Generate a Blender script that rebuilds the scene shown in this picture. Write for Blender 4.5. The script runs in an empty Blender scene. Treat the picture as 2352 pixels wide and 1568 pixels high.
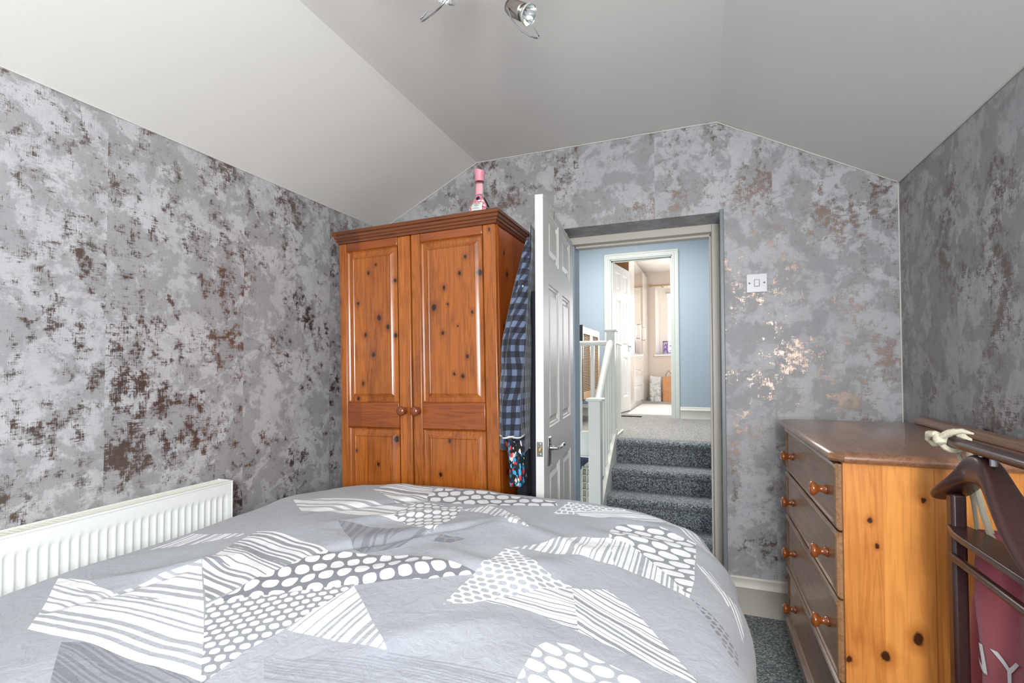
import bpy, bmesh, math, random
from mathutils import Vector, Matrix, noise
random.seed(7)
C = bpy.context.scene.collection
SC = bpy.context.scene
PI = math.pi

# ------------------------------------------------------------------ camera, world, light, exposure
cam_d = bpy.data.cameras.new('camera')
cam = bpy.data.objects.new('camera', cam_d); C.objects.link(cam); SC.camera = cam
cam_d.sensor_width = 36.0; cam_d.lens = 1114.0 / 2352 * 36; cam_d.shift_y = 0.01432; cam_d.clip_start = 0.02
_y, _p, _r = math.radians(21.1065), math.radians(1.2086), math.radians(-0.17657)
_fw = Vector((-math.sin(_y)*math.cos(_p), math.cos(_y)*math.cos(_p), math.sin(_p)))
_r0 = Vector((math.cos(_y), math.sin(_y), 0)); _u0 = _r0.cross(_fw)
_rt = math.cos(_r)*_r0 + math.sin(_r)*_u0; _up = -math.sin(_r)*_r0 + math.cos(_r)*_u0
_m = Matrix((_rt, _up, -_fw)).transposed().to_4x4(); _m.translation = Vector((0, 0, 1.14)); cam.matrix_world = _m

SC.view_settings.view_transform = 'Standard'; SC.view_settings.look = 'None'
SC.view_settings.gamma = 1; SC.view_settings.use_curve_mapping = False; SC.view_settings.exposure = 0.80
w = bpy.data.worlds.new('sky'); SC.world = w; w.use_nodes = True
w.node_tree.nodes['Background'].inputs[0].default_value = (0.86, 0.93, 1.0, 1)
w.node_tree.nodes['Background'].inputs[1].default_value = 4.0

def area(name, loc, rot, sx, sy, power, col=(1, 1, 1), spread=180):
    d = bpy.data.lights.new(name, 'AREA'); d.shape = 'RECTANGLE'; d.size = sx; d.size_y = sy; d.energy = power; d.color = col
    d.spread = math.radians(spread)
    o = bpy.data.objects.new(name, d); o.location = loc; o.rotation_euler = rot; C.objects.link(o); return o
# daylight through the bedroom window (behind the camera) and the far bedroom window; added fill lamps elsewhere
area('fill_side_lamp', (0.775, -0.45, 1.38), (math.radians(90), 0, math.radians(90)), 0.8, 0.8, 7, (0.95, 0.98, 1.0))  # added fill lamp on the closed right wall, brightens door and left wall
area('daylight_bedroom_window', (0.28, -1.00, 1.42), (math.radians(90), 0, math.radians(48)), 0.8, 0.95, 55, (0.95, 0.98, 1.0))
area('fill_landing_lamp', (-0.75, 4.75, 2.72), (0, 0, 0), 1.1, 1.3, 40, (1.0, 0.975, 0.93))  # added lamp under the closed landing ceiling, stands for daylight up there
area('daylight_far_window', (-0.06, 9.50, 1.95), (math.radians(-90), 0, 0), 1.3, 1.2, 62, (1.0, 0.97, 0.93))
area('fill_lower_hall_lamp', (-1.1, 3.6, 0.25), (math.radians(60), 0, math.radians(180)), 0.5, 0.4, 0.8, (1.0, 0.95, 0.88))  # faint added lamp lifting the dim lower hall

# ------------------------------------------------------------------ node helpers
class NT:
    def __init__(s, name):
        s.m = bpy.data.materials.new(name); s.m.use_nodes = True; s.t = s.m.node_tree
        s.b = s.t.nodes['Principled BSDF']
    def n(s, typ, **kw):
        o = s.t.nodes.new(typ)
        for k, v in kw.items(): setattr(o, k, v)
        return o
    def put(s, sock, v):
        if isinstance(v, bpy.types.NodeSocket): s.t.links.new(v, sock)
        elif isinstance(v, bpy.types.Node): s.t.links.new(v.outputs[0], sock)
        else:
            if sock.type == 'RGBA' and len(v) == 3: v = (*v, 1)
            sock.default_value = v
    def math(s, op, a, b=0.0, c=None, clamp=False):
        o = s.n('ShaderNodeMath', operation=op, use_clamp=clamp); s.put(o.inputs[0], a); s.put(o.inputs[1], b)
        if c is not None: s.put(o.inputs[2], c)
        return o.outputs[0]
    def mix(s, f, a, b, mode='MIX'):
        o = s.n('ShaderNodeMix', data_type='RGBA', blend_type=mode); s.put(o.inputs[0], f); s.put(o.inputs[6], a); s.put(o.inputs[7], b); return o.outputs[2]
    def ramp(s, f, stops, mode='LINEAR'):
        o = s.n('ShaderNodeValToRGB'); cr = o.color_ramp; cr.interpolation = mode
        while len(cr.elements) < len(stops): cr.elements.new(0.5)
        for e, (p, c) in zip(cr.elements, stops):
            e.position = p; e.color = (*c, 1) if len(c) == 3 else c
        s.put(o.inputs[0], f); return o.outputs[0]
    def step(s, f, lo, hi):
        o = s.n('ShaderNodeMapRange'); o.clamp = True; s.put(o.inputs[0], f); o.inputs[1].default_value = lo; o.inputs[2].default_value = hi; return o.outputs[0]
    def coord(s, kind='Object'): return s.n('ShaderNodeTexCoord').outputs[kind]
    def mapv(s, v, scale=(1, 1, 1), rot=(0, 0, 0), loc=(0, 0, 0)):
        o = s.n('ShaderNodeMapping'); s.put(o.inputs[0], v); o.inputs[1].default_value = loc; o.inputs[2].default_value = rot; o.inputs[3].default_value = scale; return o.outputs[0]
    def noise(s, v, scale, detail=4, rough=.5, dist=0, dim='3D'):
        o = s.n('ShaderNodeTexNoise', noise_dimensions=dim); s.put(o.inputs['W' if dim == '1D' else 'Vector'], v)
        o.inputs['Scale'].default_value = scale; o.inputs['Detail'].default_value = detail; o.inputs['Roughness'].default_value = rough; o.inputs['Distortion'].default_value = dist
        return o.outputs[0]
    def voro(s, v, scale, feature='F1', out=0, rnd=1.0):
        o = s.n('ShaderNodeTexVoronoi', feature=feature); s.put(o.inputs['Vector'], v); o.inputs['Scale'].default_value = scale; o.inputs['Randomness'].default_value = rnd; return o.outputs[out]
    def bump(s, h, strength=.3, dist=.01):
        o = s.n('ShaderNodeBump'); s.put(o.inputs['Height'], h); o.inputs['Strength'].default_value = strength; o.inputs['Distance'].default_value = dist
        s.t.links.new(o.outputs[0], s.b.inputs['Normal']); return o
    def set(s, **kw):
        for k, v in kw.items(): s.put(s.b.inputs[k.replace('_', ' ')], v)
        return s

def lin(r, g, b):
    f = lambda c: (c/255/12.92) if c/255 <= .04045 else ((c/255+.055)/1.055)**2.4
    return (f(r), f(g), f(b))

def plain(name, col, rough=.5, metal=0, bump=0, bscale=60, coat=0, vary=0.0, spec=None):
    t = NT(name); t.set(Base_Color=col, Roughness=rough, Metallic=metal)
    if coat: t.set(Coat_Weight=coat, Coat_Roughness=.12)
    if spec is not None: t.b.inputs['Specular IOR Level'].default_value = spec
    if bump or vary:
        nz = t.noise(t.coord(), bscale, 5, .55)
        if bump: t.bump(nz, bump, .004)
        if vary:
            d = tuple(c*(1-vary) for c in col); t.set(Base_Color=t.mix(t.noise(t.coord(), 3.5, 4, .6), d, tuple(min(1, c*(1+vary*.6)) for c in col)))
    return t.m

M = {}
M['ceiling'] = plain('ceiling_paint', lin(216, 214, 209), .85, bump=.25, bscale=14)
M['white_paint'] = plain('white_gloss_paint', lin(214, 213, 206), .38, bump=.06, bscale=90)
M['cream_paint'] = plain('aged_cream_gloss', lin(192, 185, 174), .42, bump=.12, bscale=40, vary=.08)
M['balustrade_paint'] = plain('balustrade_paint', lin(222, 218, 206), .32, bump=.05, bscale=60)
M['blue_wall'] = plain('pale_blue_emulsion', lin(158, 172, 184), .8, bump=.12, bscale=30)
M['room2_wall'] = plain('warm_beige_emulsion', lin(214, 196, 180), .85)
M['room2_ceiling'] = plain('bedroom_ceiling_white', lin(236, 228, 220), .85)
M['chrome'] = plain('satin_chrome', (.42, .42, .44), .16, 1)
M['brushed_nickel'] = plain('brushed_nickel', (.36, .33, .30), .3, 1)
M['brass'] = plain('worn_brass', (.55, .40, .18), .35, 1)
M['screw_dark'] = plain('dull_screw', (.10, .09, .085), .5, .6)
M['black'] = plain('black_plastic', (.015, .015, .017), .5)
M['white_plastic'] = plain('white_plastic', lin(200, 199, 203), .3)
M['radiator'] = plain('radiator_enamel', lin(222, 224, 220), .3)
M['radiator_grille'] = plain('radiator_grille_metal', lin(205, 203, 190), .4)
M['gloss_white'] = plain('high_gloss_white', lin(238, 232, 224), .06, coat=.6)
M['mirror'] = plain('mirror_glass', (.92, .90, .87), .02, 1)
M['dark_hall'] = plain('shaded_hall_wall', lin(118, 112, 104), .8)  # grey with the lower hall's dimness put into the colour
M['hall_navy'] = plain('shade_navy_wall', lin(62, 66, 86), .8)  # dark shade below the landing put into this wall colour
M['cream_lacquer'] = plain('cream_lacquer', lin(205, 198, 178), .5)

def wallpaper(name):
    t = NT(name); co0 = t.coord()
    sx = t.n('ShaderNodeSeparateXYZ'); t.put(sx.inputs[0], co0)
    roll = t.math('FLOOR', t.math('DIVIDE', t.math('ADD', t.math('ADD', sx.outputs[0], sx.outputs[1]), .819), .52))   # one 52 cm roll after another
    cv = t.n('ShaderNodeCombineXYZ'); t.put(cv.inputs[0], t.math('MULTIPLY', roll, .83)); t.put(cv.inputs[2], t.math('MULTIPLY', roll, .37))
    va = t.n('ShaderNodeVectorMath', operation='ADD'); t.put(va.inputs[0], co0); t.put(va.inputs[1], cv.outputs[0]); co = va.outputs[0]
    g1 = t.noise(co, 8.5, 9, .66, .25)
    g2 = t.noise(t.mapv(co, (1, 1, .8), loc=(5.2, 1.3, 7.7)), 18, 8, .68, .3)
    g3 = t.noise(t.mapv(co, (1, 1, 1), loc=(8.2, 4.3, 1.7)), 3.6, 5, .6)
    s1 = t.noise(t.mapv(co, (26, 26, 620)), 1.0, 3, .65); s2 = t.noise(t.mapv(co, (620, 620, 26)), 1.0, 3, .65)
    weave = t.math('MULTIPLY', t.math('ADD', s1, s2), .5)
    wv = t.math('SUBTRACT', weave, .5)
    a = t.math('ADD', g1, t.math('MULTIPLY', wv, .30))
    light = t.step(a, .475, .525)
    col = t.mix(light, lin(148, 147, 148), lin(177, 176, 178))
    a2 = t.math('ADD', g2, t.math('MULTIPLY', wv, .35))
    col = t.mix(t.math('MULTIPLY', t.step(a2, .50, .38), .24), col, lin(112, 110, 111))
    col = t.mix(t.math('MULTIPLY', t.step(g3, .60, .38), .30), col, lin(132, 131, 134))
    col = t.mix(t.math('MULTIPLY', t.step(weave, .5, .64), .22), col, lin(100, 98, 102))
    zone = t.noise(t.mapv(co, (1.0, 1.0, .8), loc=(2.1, 9.3, 4.4)), 6.0, 3, .55)
    fine = t.noise(t.mapv(co, (1, 1, 1.0), loc=(3, 3, 3)), 26, 6, .70, .2)
    sc = t.math('ADD', fine, t.math('MULTIPLY', wv, 1.0))
    f = t.math('ADD', sc, t.math('MULTIPLY', zone, .70))
    foil = t.step(f, .967, .982)
    rim = t.step(f, .90, .955)
    col = t.mix(t.math('MULTIPLY', rim, .45), col, lin(112, 108, 110))
    col = t.mix(foil, col, lin(134, 118, 109))
    t.set(Base_Color=col, Metallic=t.math('MULTIPLY', foil, .85), Roughness=t.math('SUBTRACT', .55, t.math('MULTIPLY', foil, .22)))
    t.bump(t.math('ADD', weave, foil), .12, .002)
    return t.m
M['wallpaper'] = wallpaper('distressed_foil_wallpaper')

def pine(name, base, dark, grain_axis='z', knots=(), plank=.072, rough=.3, streak=1.0, plank_axis='x', coat=.35, seed=0.0):
    t = NT(name); co = t.coord()
    sc = {'z': (9, 9, .55), 'x': (.55, 9, 9), 'y': (9, .55, 9)}[grain_axis]
    sx = t.n('ShaderNodeSeparateXYZ'); t.put(sx.inputs[0], co); ax = sx.outputs['XYZ'.index(plank_axis.upper())]
    pk = t.math('FLOOR', t.math('DIVIDE', ax, plank)); 
    wn = t.n('ShaderNodeTexWhiteNoise', noise_dimensions='1D'); t.put(wn.inputs['W'], t.math('ADD', pk, seed)); pv = wn.outputs[0]
    cv = t.n('ShaderNodeCombineXYZ'); 
    for i in range(3): t.put(cv.inputs[i], t.math('MULTIPLY', pv, 13.7))
    va = t.n('ShaderNodeVectorMath', operation='ADD'); t.put(va.inputs[0], co); t.put(va.inputs[1], cv.outputs[0]); v = va.outputs[0]
    rings = t.noise(t.mapv(v, tuple(3*k for k in sc)), 1.0, 3, .45, .6)
    band = t.math('SINE', t.math('MULTIPLY', rings, 42.0))
    fib = t.noise(t.mapv(v, tuple(16*k for k in sc)), 1.0, 4, .6)
    f = t.math('ADD', t.math('MULTIPLY', t.step(band, -.2, 1.0), .30*streak), t.math('MULTIPLY', t.step(fib, .45, .75), .34*streak))
    f = t.math('ADD', f, t.math('MULTIPLY', pv, .34))
    blot = t.noise(v, 5.0, 3, .6); f = t.math('ADD', f, t.math('MULTIPLY', t.step(blot, .5, .8), .35), clamp=True)
    col = t.mix(f, base, dark)
    # glue line between boards
    fr = t.math('FRACT', t.math('DIVIDE', ax, plank)); col = t.mix(t.math('MULTIPLY', t.math('LESS_THAN', fr, .025), .35), col, dark)
    kn = t.n('ShaderNodeTexNoise'); t.put(kn.inputs['Vector'], co); kn.inputs['Scale'].default_value = 55; kn.inputs['Detail'].default_value = 2
    ks = t.n('ShaderNodeVectorMath', operation='SCALE'); t.put(ks.inputs[0], kn.outputs['Color']); ks.inputs['Scale'].default_value = .012
    kb = t.n('ShaderNodeVectorMath', operation='ADD'); t.put(kb.inputs[0], co); t.put(kb.inputs[1], ks.outputs[0]); kb2 = t.n('ShaderNodeVectorMath', operation='ADD'); t.put(kb2.inputs[0], kb.outputs[0]); kb2.inputs[1].default_value = (-.006, -.006, -.006); kco = kb2.outputs[0]
    k = None
    for (kx, ky, kz, kr) in knots:
        vm = t.n('ShaderNodeVectorMath', operation='SUBTRACT'); t.put(vm.inputs[0], kco); vm.inputs[1].default_value = (kx, ky, kz)
        sq = t.mapv(vm.outputs[0], (0, 1, .75) if plank_axis == 'y' else (1, 0, .75))
        ln = t.n('ShaderNodeVectorMath', operation='LENGTH'); t.put(ln.inputs[0], sq)
        o = t.n('ShaderNodeMapRange'); o.clamp = True; t.put(o.inputs[0], ln.outputs['Value']); o.inputs[1].default_value = kr*2.4; o.inputs[2].default_value = kr*.3
        k = o.outputs[0] if k is None else t.math('MAXIMUM', k, o.outputs[0])
    if k is not None:
        col = t.mix(t.math('MULTIPLY', t.step(k, 0, .7), .6), col, dark)
        col = t.mix(t.step(k, .70, .86), col, tuple(c*.14 for c in dark))
    t.set(Base_Color=col, Roughness=rough, Coat_Weight=coat, Coat_Roughness=.15)
    t.bump(fib, .06, .002)
    return t.m

WK = [(-1.472, 1.586, 9), (-1.327, 1.54, 9), (-1.532, 1.443, 8), (-1.41, 1.367, 14), (-1.361, 1.322, 11), (-1.488, 1.29, 10), (-1.322, 1.28, 10), (-1.442, 1.194, 12), (-1.5, 1.058, 9), (-1.534, .985, 8),
      (-.957, 1.61, 8), (-.986, 1.541, 9), (-1.063, 1.482, 10), (-.89, 1.534, 15), (-1.115, 1.397, 15), (-1.043, 1.406, 6), (-.922, 1.364, 8), (-.994, 1.306, 5), (-1.07, 1.279, 9), (-.947, 1.171, 8),
      (-.969, 1.085, 9), (-1.011, 1.095, 7), (-1.316, .798, 15), (-1.539, .736, 7), (-1.411, .679, 8), (-1.08, .648, 9), (-1.035, .798, 8), (-1.43, 1.621, 6), (-1.641, 1.457, 12), (-.839, 1.715, 8), (-1.645, 1.0, 13)]
WK = [(x+1.611+.02*z, 0.0, z, r/1000) for x, z, r in WK]
ORN, ORD = lin(174, 98, 34), lin(108, 52, 15)
M['pine_panel'] = pine('orange_pine_vertical', ORN, ORD, 'z', WK, .075)
M['pine_rail'] = pine('orange_pine_horizontal', lin(154, 80, 30), lin(100, 44, 14), 'x', (), 5.0)
M['pine_cornice'] = pine('orange_pine_cornice', lin(116, 60, 20), lin(64, 28, 8), 'x', (), 5.0)
M['pine_side'] = pine('orange_pine_side', lin(190, 92, 22), lin(120, 50, 8), 'z', [(.835, .07, 1.63, .009), (.835, .10, 1.54, .012), (.835, .06, 1.30, .01), (.835, .05, 1.2, .008), (.835, .08, .78, .012), (.835, .06, .66, .012)], .09, plank_axis='y')
M['knob_wood'] = plain('turned_knob_stain', lin(122, 62, 28), .22, coat=.5)
CK = [(.395, .752, 7), (.505, .811, 7), (.424, .42, 13), (.489, .476, 15), (.577, .408, 9), (.346, .398, 8), (.409, .69, 6), (.72, .3, 14)]
M['chest_side'] = pine('antique_pine_side', lin(224, 150, 74), lin(160, 86, 28), 'z', [(x, 1.465, z, r/1000) for x, z, r in CK], .105, coat=.3, rough=.34, streak=.65)
M['chest_top'] = pine('stained_pine_top', lin(150, 106, 78), lin(100, 64, 42), 'y', (), .12, rough=.3, plank_axis='x', coat=.5)
M['chest_front'] = pine('stained_pine_drawer', lin(158, 118, 82), lin(104, 70, 44), 'y', (), .35, rough=.36, plank_axis='z', coat=.3)
M['chest_bead'] = pine('stained_pine_edge', lin(146, 106, 72), lin(92, 60, 38), 'y', (), 4.0, rough=.26, plank_axis='z', coat=.6)
M['chest_knob'] = plain('turned_pine_knob', lin(142, 74, 30), .24, coat=.6, vary=.25)
M['mahogany'] = pine('dark_mahogany', lin(64, 36, 32), lin(30, 16, 16), 'y', (), 4.0, rough=.42, coat=.22, streak=.6)
M['fixture_wood'] = pine('fixture_wood', lin(150, 66, 30), lin(92, 36, 14), 'x', (), 4.0)

def carpet(name, light, dark, scale=170.):
    t = NT(name); co = t.coord()
    v = t.voro(co, scale, out=0); c = t.n('ShaderNodeTexVoronoi'); t.put(c.inputs['Vector'], co); c.inputs['Scale'].default_value = scale
    rnd = t.n('ShaderNodeSeparateColor'); t.put(rnd.inputs[0], c.outputs['Color'])
    col = t.ramp(rnd.outputs[0], [(0, dark), (.35, tuple((a*.35+b*.65) for a, b in zip(light, dark))), (.62, tuple((a*.6+b*.4) for a, b in zip(light, dark))), (1, light)])
    sh = t.step(v, .75, .15); col = t.mix(t.math('MULTIPLY', t.math('SUBTRACT', 1.0, sh), .75), col, tuple(k*.4 for k in dark))
    t.set(Base_Color=col, Roughness=.95); t.b.inputs['Specular IOR Level'].default_value = .15
    t.b.inputs['Sheen Weight'].default_value = .25
    t.bump(t.math('SUBTRACT', 1.0, v), .8, .006); return t.m
M['carpet'] = carpet('blue_grey_loop_carpet', lin(186, 192, 190), lin(62, 68, 76), 150)
M['stair_carpet'] = carpet('stair_loop_carpet', lin(206, 210, 206), lin(74, 80, 90), 135)
M['carpet2'] = carpet('pale_bedroom_carpet', lin(206, 204, 198), lin(150, 148, 146), 80)

# ------------------------------------------------------------------ mesh helpers
class MB:
    def __init__(s): s.v = []; s.f = []; s.uv = None; s.mi = []; s.cur = 0
    def add(s, vs, fs):
        b = len(s.v); s.v += [tuple(p) for p in vs]; s.f += [tuple(i+b for i in f) for f in fs]; s.mi += [s.cur]*len(fs); return s
    def box(s, x0, x1, y0, y1, z0, z1):
        return s.add([(x0, y0, z0), (x1, y0, z0), (x1, y1, z0), (x0, y1, z0), (x0, y0, z1), (x1, y0, z1), (x1, y1, z1), (x0, y1, z1)],
                     [(0, 3, 2, 1), (4, 5, 6, 7), (0, 1, 5, 4), (1, 2, 6, 5), (2, 3, 7, 6), (3, 0, 4, 7)])
    def quad(s, a, b, c, d): return s.add([a, b, c, d], [(0, 1, 2, 3)])
    def poly(s, pts): return s.add(pts, [tuple(range(len(pts)))])
    def prism(s, pts, ext):   # pts: 3D polygon, ext: extrusion vector
        n = len(pts); e = Vector(ext); q = [Vector(p) for p in pts]
        return s.add(q + [p+e for p in q], [tuple(range(n))[::-1], tuple(range(n, 2*n))] + [(i, (i+1) % n, n+(i+1) % n, n+i) for i in range(n)])
    def lathe(s, prof, origin=(0, 0, 0), axis=(0, 0, 1), seg=24, sy=1.0):
        a = Vector(axis).normalized(); t = Vector((1, 0, 0)) if abs(a.x) < .9 else Vector((0, 1, 0))
        u = (t - a*t.dot(a)).normalized(); w_ = a.cross(u); o = Vector(origin); vs = []; fs = []
        for r, h in prof:
            for k in range(seg):
                an = 2*PI*k/seg; vs.append(o + a*h + u*r*math.cos(an) + w_*r*sy*math.sin(an))
        for i in range(len(prof)-1):
            for k in range(seg):
                k2 = (k+1) % seg; fs.append((i*seg+k, i*seg+k2, (i+1)*seg+k2, (i+1)*seg+k))
        fs.append(tuple(range(seg))[::-1]); fs.append(tuple(range((len(prof)-1)*seg, len(prof)*seg)))
        return s.add(vs, fs)
    def tube(s, pts, r, seg=10, ry=None, up=(0, 0, 1)):
        pts = [Vector(p) for p in pts]; n = len(pts); rs = r if isinstance(r, (list, tuple)) else [r]*n; vs = []; fs = []
        for i, p in enumerate(pts):
            d = (pts[min(i+1, n-1)] - pts[max(i-1, 0)]).normalized(); u_ = Vector(up)
            if abs(d.dot(u_)) > .95: u_ = Vector((1, 0, 0))
            a = d.cross(u_).normalized(); b = a.cross(d)
            for k in range(seg):
                an = 2*PI*k/seg; vs.append(p + a*rs[i]*math.cos(an) + b*(ry or rs[i])*math.sin(an))
        for i in range(n-1):
            for k in range(seg):
                k2 = (k+1) % seg; fs.append((i*seg+k, i*seg+k2, (i+1)*seg+k2, (i+1)*seg+k))
        fs.append(tuple(range(seg))[::-1]); fs.append(tuple(range((n-1)*seg, n*seg)))
        return s.add(vs, fs)
    def rings(s, u0, u1, v0, v1, prof, fn, cap=True):  # nested rectangles: prof = [(inset, depth)], fn(u,v,d)->xyz
        vs = []; fs = []
        for ins, d in prof:
            for (a, b) in ((u0+ins, v0+ins), (u1-ins, v0+ins), (u1-ins, v1-ins), (u0+ins, v1-ins)): vs.append(fn(a, b, d))
        for i in range(len(prof)-1):
            for k in range(4):
                k2 = (k+1) % 4; fs.append((i*4+k, i*4+k2, (i+1)*4+k2, (i+1)*4+k))
        if cap: n = (len(prof)-1)*4; fs.append((n, n+1, n+2, n+3))
        return s.add(vs, fs)
    def sheet(s, us, vs_, holes, fn):  # rectangle grid with rectangular holes
        us = sorted(set(us)); vs_ = sorted(set(vs_))
        for i in range(len(us)-1):
            for j in range(len(vs_)-1):
                cu = (us[i]+us[i+1])/2; cv = (vs_[j]+vs_[j+1])/2
                if any(a < cu < b and c < cv < d for a, b, c, d in holes): continue
                s.quad(fn(us[i], vs_[j]), fn(us[i+1], vs_[j]), fn(us[i+1], vs_[j+1]), fn(us[i], vs_[j+1]))
        return s
    def build(s, name, mat, parent=None, bevel=0, smooth=False, seg=2, angle=35, weld=True):
        me = bpy.data.meshes.new(name); me.from_pydata(s.v, [], s.f)
        mats = mat if isinstance(mat, (list, tuple)) else [mat]
        for m_ in mats: me.materials.append(m_)
        if len(mats) > 1: me.polygons.foreach_set('material_index', s.mi)
        bm = bmesh.new(); bm.from_mesh(me)
        if weld: bmesh.ops.remove_doubles(bm, verts=bm.verts, dist=1e-5)
        bmesh.ops.recalc_face_normals(bm, faces=bm.faces); bm.to_mesh(me); bm.free()
        o = bpy.data.objects.new(name, me); C.objects.link(o)
        if parent is not None: o.parent = parent
        if bevel:
            b = o.modifiers.new('bevel', 'BEVEL'); b.width = bevel; b.segments = seg; b.limit_method = 'ANGLE'; b.angle_limit = math.radians(40); b.harden_normals = False
        if smooth or bevel:
            me.shade_smooth() if hasattr(me, 'shade_smooth') else None
            for p in me.polygons: p.use_smooth = True
            try:
                me.set_sharp_from_angle(angle=math.radians(angle))
            except Exception: pass
        return o

def thing(name, label, cat, loc=(0, 0, 0), rot=(0, 0, 0), group=None):
    o = bpy.data.objects.new(name, None); C.objects.link(o); o.location = loc; o.rotation_euler = rot; o.empty_display_size = .05
    o['label'] = label; o['category'] = cat
    if group: o['group'] = group
    return o
def tag(o, label, cat, group=None):
    o['label'] = label; o['category'] = cat
    if group: o['group'] = group
    return o
def struct(o): o['kind'] = 'structure'; return o

# ------------------------------------------------------------------ the bedroom shell
XL, XR, YB, YF = -1.828, 0.798, 2.50, -1.12
ZL, ZR, ZC = 1.987, 1.917, 2.31
BX0, BX1 = -1.178, 0.088          # creases of the flat ceiling strip
DX0, DX1, DZ = -0.705, 0.103, 1.872   # doorway recess in the papered wall
WP = M['wallpaper']
m = MB(); m.box(XL-.1, XR+.1, YF-.1, 2.76, -.12, 0); struct(m.build('floor', M['carpet']))
# back wall (papered) with the deep doorway
m = MB()
m.poly([(XL-.1, YB, 0), (DX0, YB, 0), (DX0, YB, DZ), (DX0, YB, 2.45), (XL-.1, YB, 2.45)])
m.poly([(DX0, YB, DZ), (DX1, YB, DZ), (DX1, YB, 2.45), (DX0, YB, 2.45)])
m.poly([(DX1, YB, 0), (XR+.1, YB, 0), (XR+.1, YB, 2.45), (DX1, YB, 2.45), (DX1, YB, DZ)])
m.quad((DX0, YB, DZ), (DX1, YB, DZ), (DX1, 2.71, DZ), (DX0, 2.71, DZ))
m.quad((DX1, YB, 0), (DX1, YB, DZ), (DX1, 2.71, DZ), (DX1, 2.71, 0))
m.quad((DX0, YB, 0), (DX0, YB, DZ), (DX0, 2.71, DZ), (DX0, 2.71, 0))
m.poly([(XL-.1, 2.71, -.1), (XL-.1, 2.71, 2.45), (DX0, 2.71, 2.45), (DX0, 2.71, -.1)])
m.poly([(XR+.1, 2.71, -.1), (DX1, 2.71, -.1), (DX1, 2.71, 2.45), (XR+.1, 2.71, 2.45)])
m.quad((DX0, 2.71, DZ), (DX1, 2.71, DZ), (DX1, 2.71, 2.45), (DX0, 2.71, 2.45))
struct(m.build('wall_back', WP))
m = MB(); m.box(XL-.1, XL, YF, YB, 0, ZL+.05); struct(m.build('wall_left', WP))
m = MB(); m.box(XR, XR+.1, YF, YB, 0, ZR+.05); struct(m.build('wall_right', WP))
# wall with the window behind the camera
WX0, WX1, WZ0, WZ1 = -.45, .65, .92, 1.92
m = MB()
m.sheet([XL, WX0, WX1, XR], [0, WZ0, WZ1, 2.35], [(WX0, WX1, WZ0, WZ1)], lambda u, v: (u, YF, v))
m.sheet([XL, WX0, WX1, XR], [0, WZ0, WZ1, 2.35], [(WX0, WX1, WZ0, WZ1)], lambda u, v: (u, YF-.1, v))
for a, b in (((WX0, WZ0), (WX1, WZ0)), ((WX1, WZ0), (WX1, WZ1)), ((WX1, WZ1), (WX0, WZ1)), ((WX0, WZ1), (WX0, WZ0))):
    m.quad((a[0], YF, a[1]), (b[0], YF, b[1]), (b[0], YF-.1, b[1]), (a[0], YF-.1, a[1]))
struct(m.build('wall_front', WP))
m = MB()
for x in (WX0, (WX0+WX1)/2-.025, WX1-.05): m.box(x, x+.05, YF-.09, YF-.04, WZ0, WZ1)
for z in (WZ0, WZ1-.05): m.box(WX0, WX1, YF-.09, YF-.04, z, z+.05)
struct(m.build('window_1', M['white_paint']))
m = MB()
for y in (-.89, -.475, -.06): m.box(XR-.015, XR+.005, y, y+.05, .94, 1.82)
for z in (.94, 1.77): m.box(XR-.014, XR+.005, -.84, -.06, z, z+.05)
struct(m.build('fill_lamp_frame', M['white_paint']))  # made-up frame around the side fill lamp; the wall behind is closed
# ceiling: slope, flat, slope
m = MB(); y0, y1 = YF-.05, YB+.02
prof = [(XL-.02, ZL-.01), (BX0-.025, ZC-.012), (BX0, ZC-.001), (BX0+.03, ZC+.001), (BX1-.03, ZC+.003), (BX1, ZC), (BX1+.025, ZC-.012), (XR+.02, ZR-.012)]
for (xa, za), (xb, zb) in zip(prof[:-1], prof[1:]): m.quad((xa, y0, za), (xb, y0, zb), (xb, y1, zb), (xa, y1, za))
for (xa, za), (xb, zb) in zip(prof[:-1], prof[1:]): m.quad((xa, y0, 2.46), (xb, y0, 2.46), (xb, y1, 2.46), (xa, y1, 2.46))
struct(m.build('ceiling', M['ceiling']))
bead = plain('painted_caulk_line', lin(200, 197, 190), .6, bump=.3, bscale=50)
def caulk(p0, p1, r_=.0028):
    mm = MB(); P0, P1 = Vector(p0), Vector(p1); n_ = 26
    mm.tube([P0.lerp(P1, k/n_) + Vector((0, 0, .0022*noise.noise(Vector((k*.7, P0.x*9, P0.y*5))))) for k in range(n_+1)], r_, 6); struct(mm.build('trim_8', bead, smooth=True))
caulk((XL+.003, YF, ZL+.002), (XL+.003, YB, ZL+.002)); caulk((XR-.003, YF, ZR-.002), (XR-.003, YB, ZR-.002), .003)
caulk((XR-.002, YB-.002, .17), (XR-.002, YB-.002, ZR-.002), .003); caulk((XL, YB-.003, ZL), (BX0, YB-.003, ZC-.004)); caulk((BX0, YB-.003, ZC-.004), (BX1, YB-.003, ZC-.004)); caulk((BX1, YB-.003, ZC-.004), (XR, YB-.003, ZR))
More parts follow.
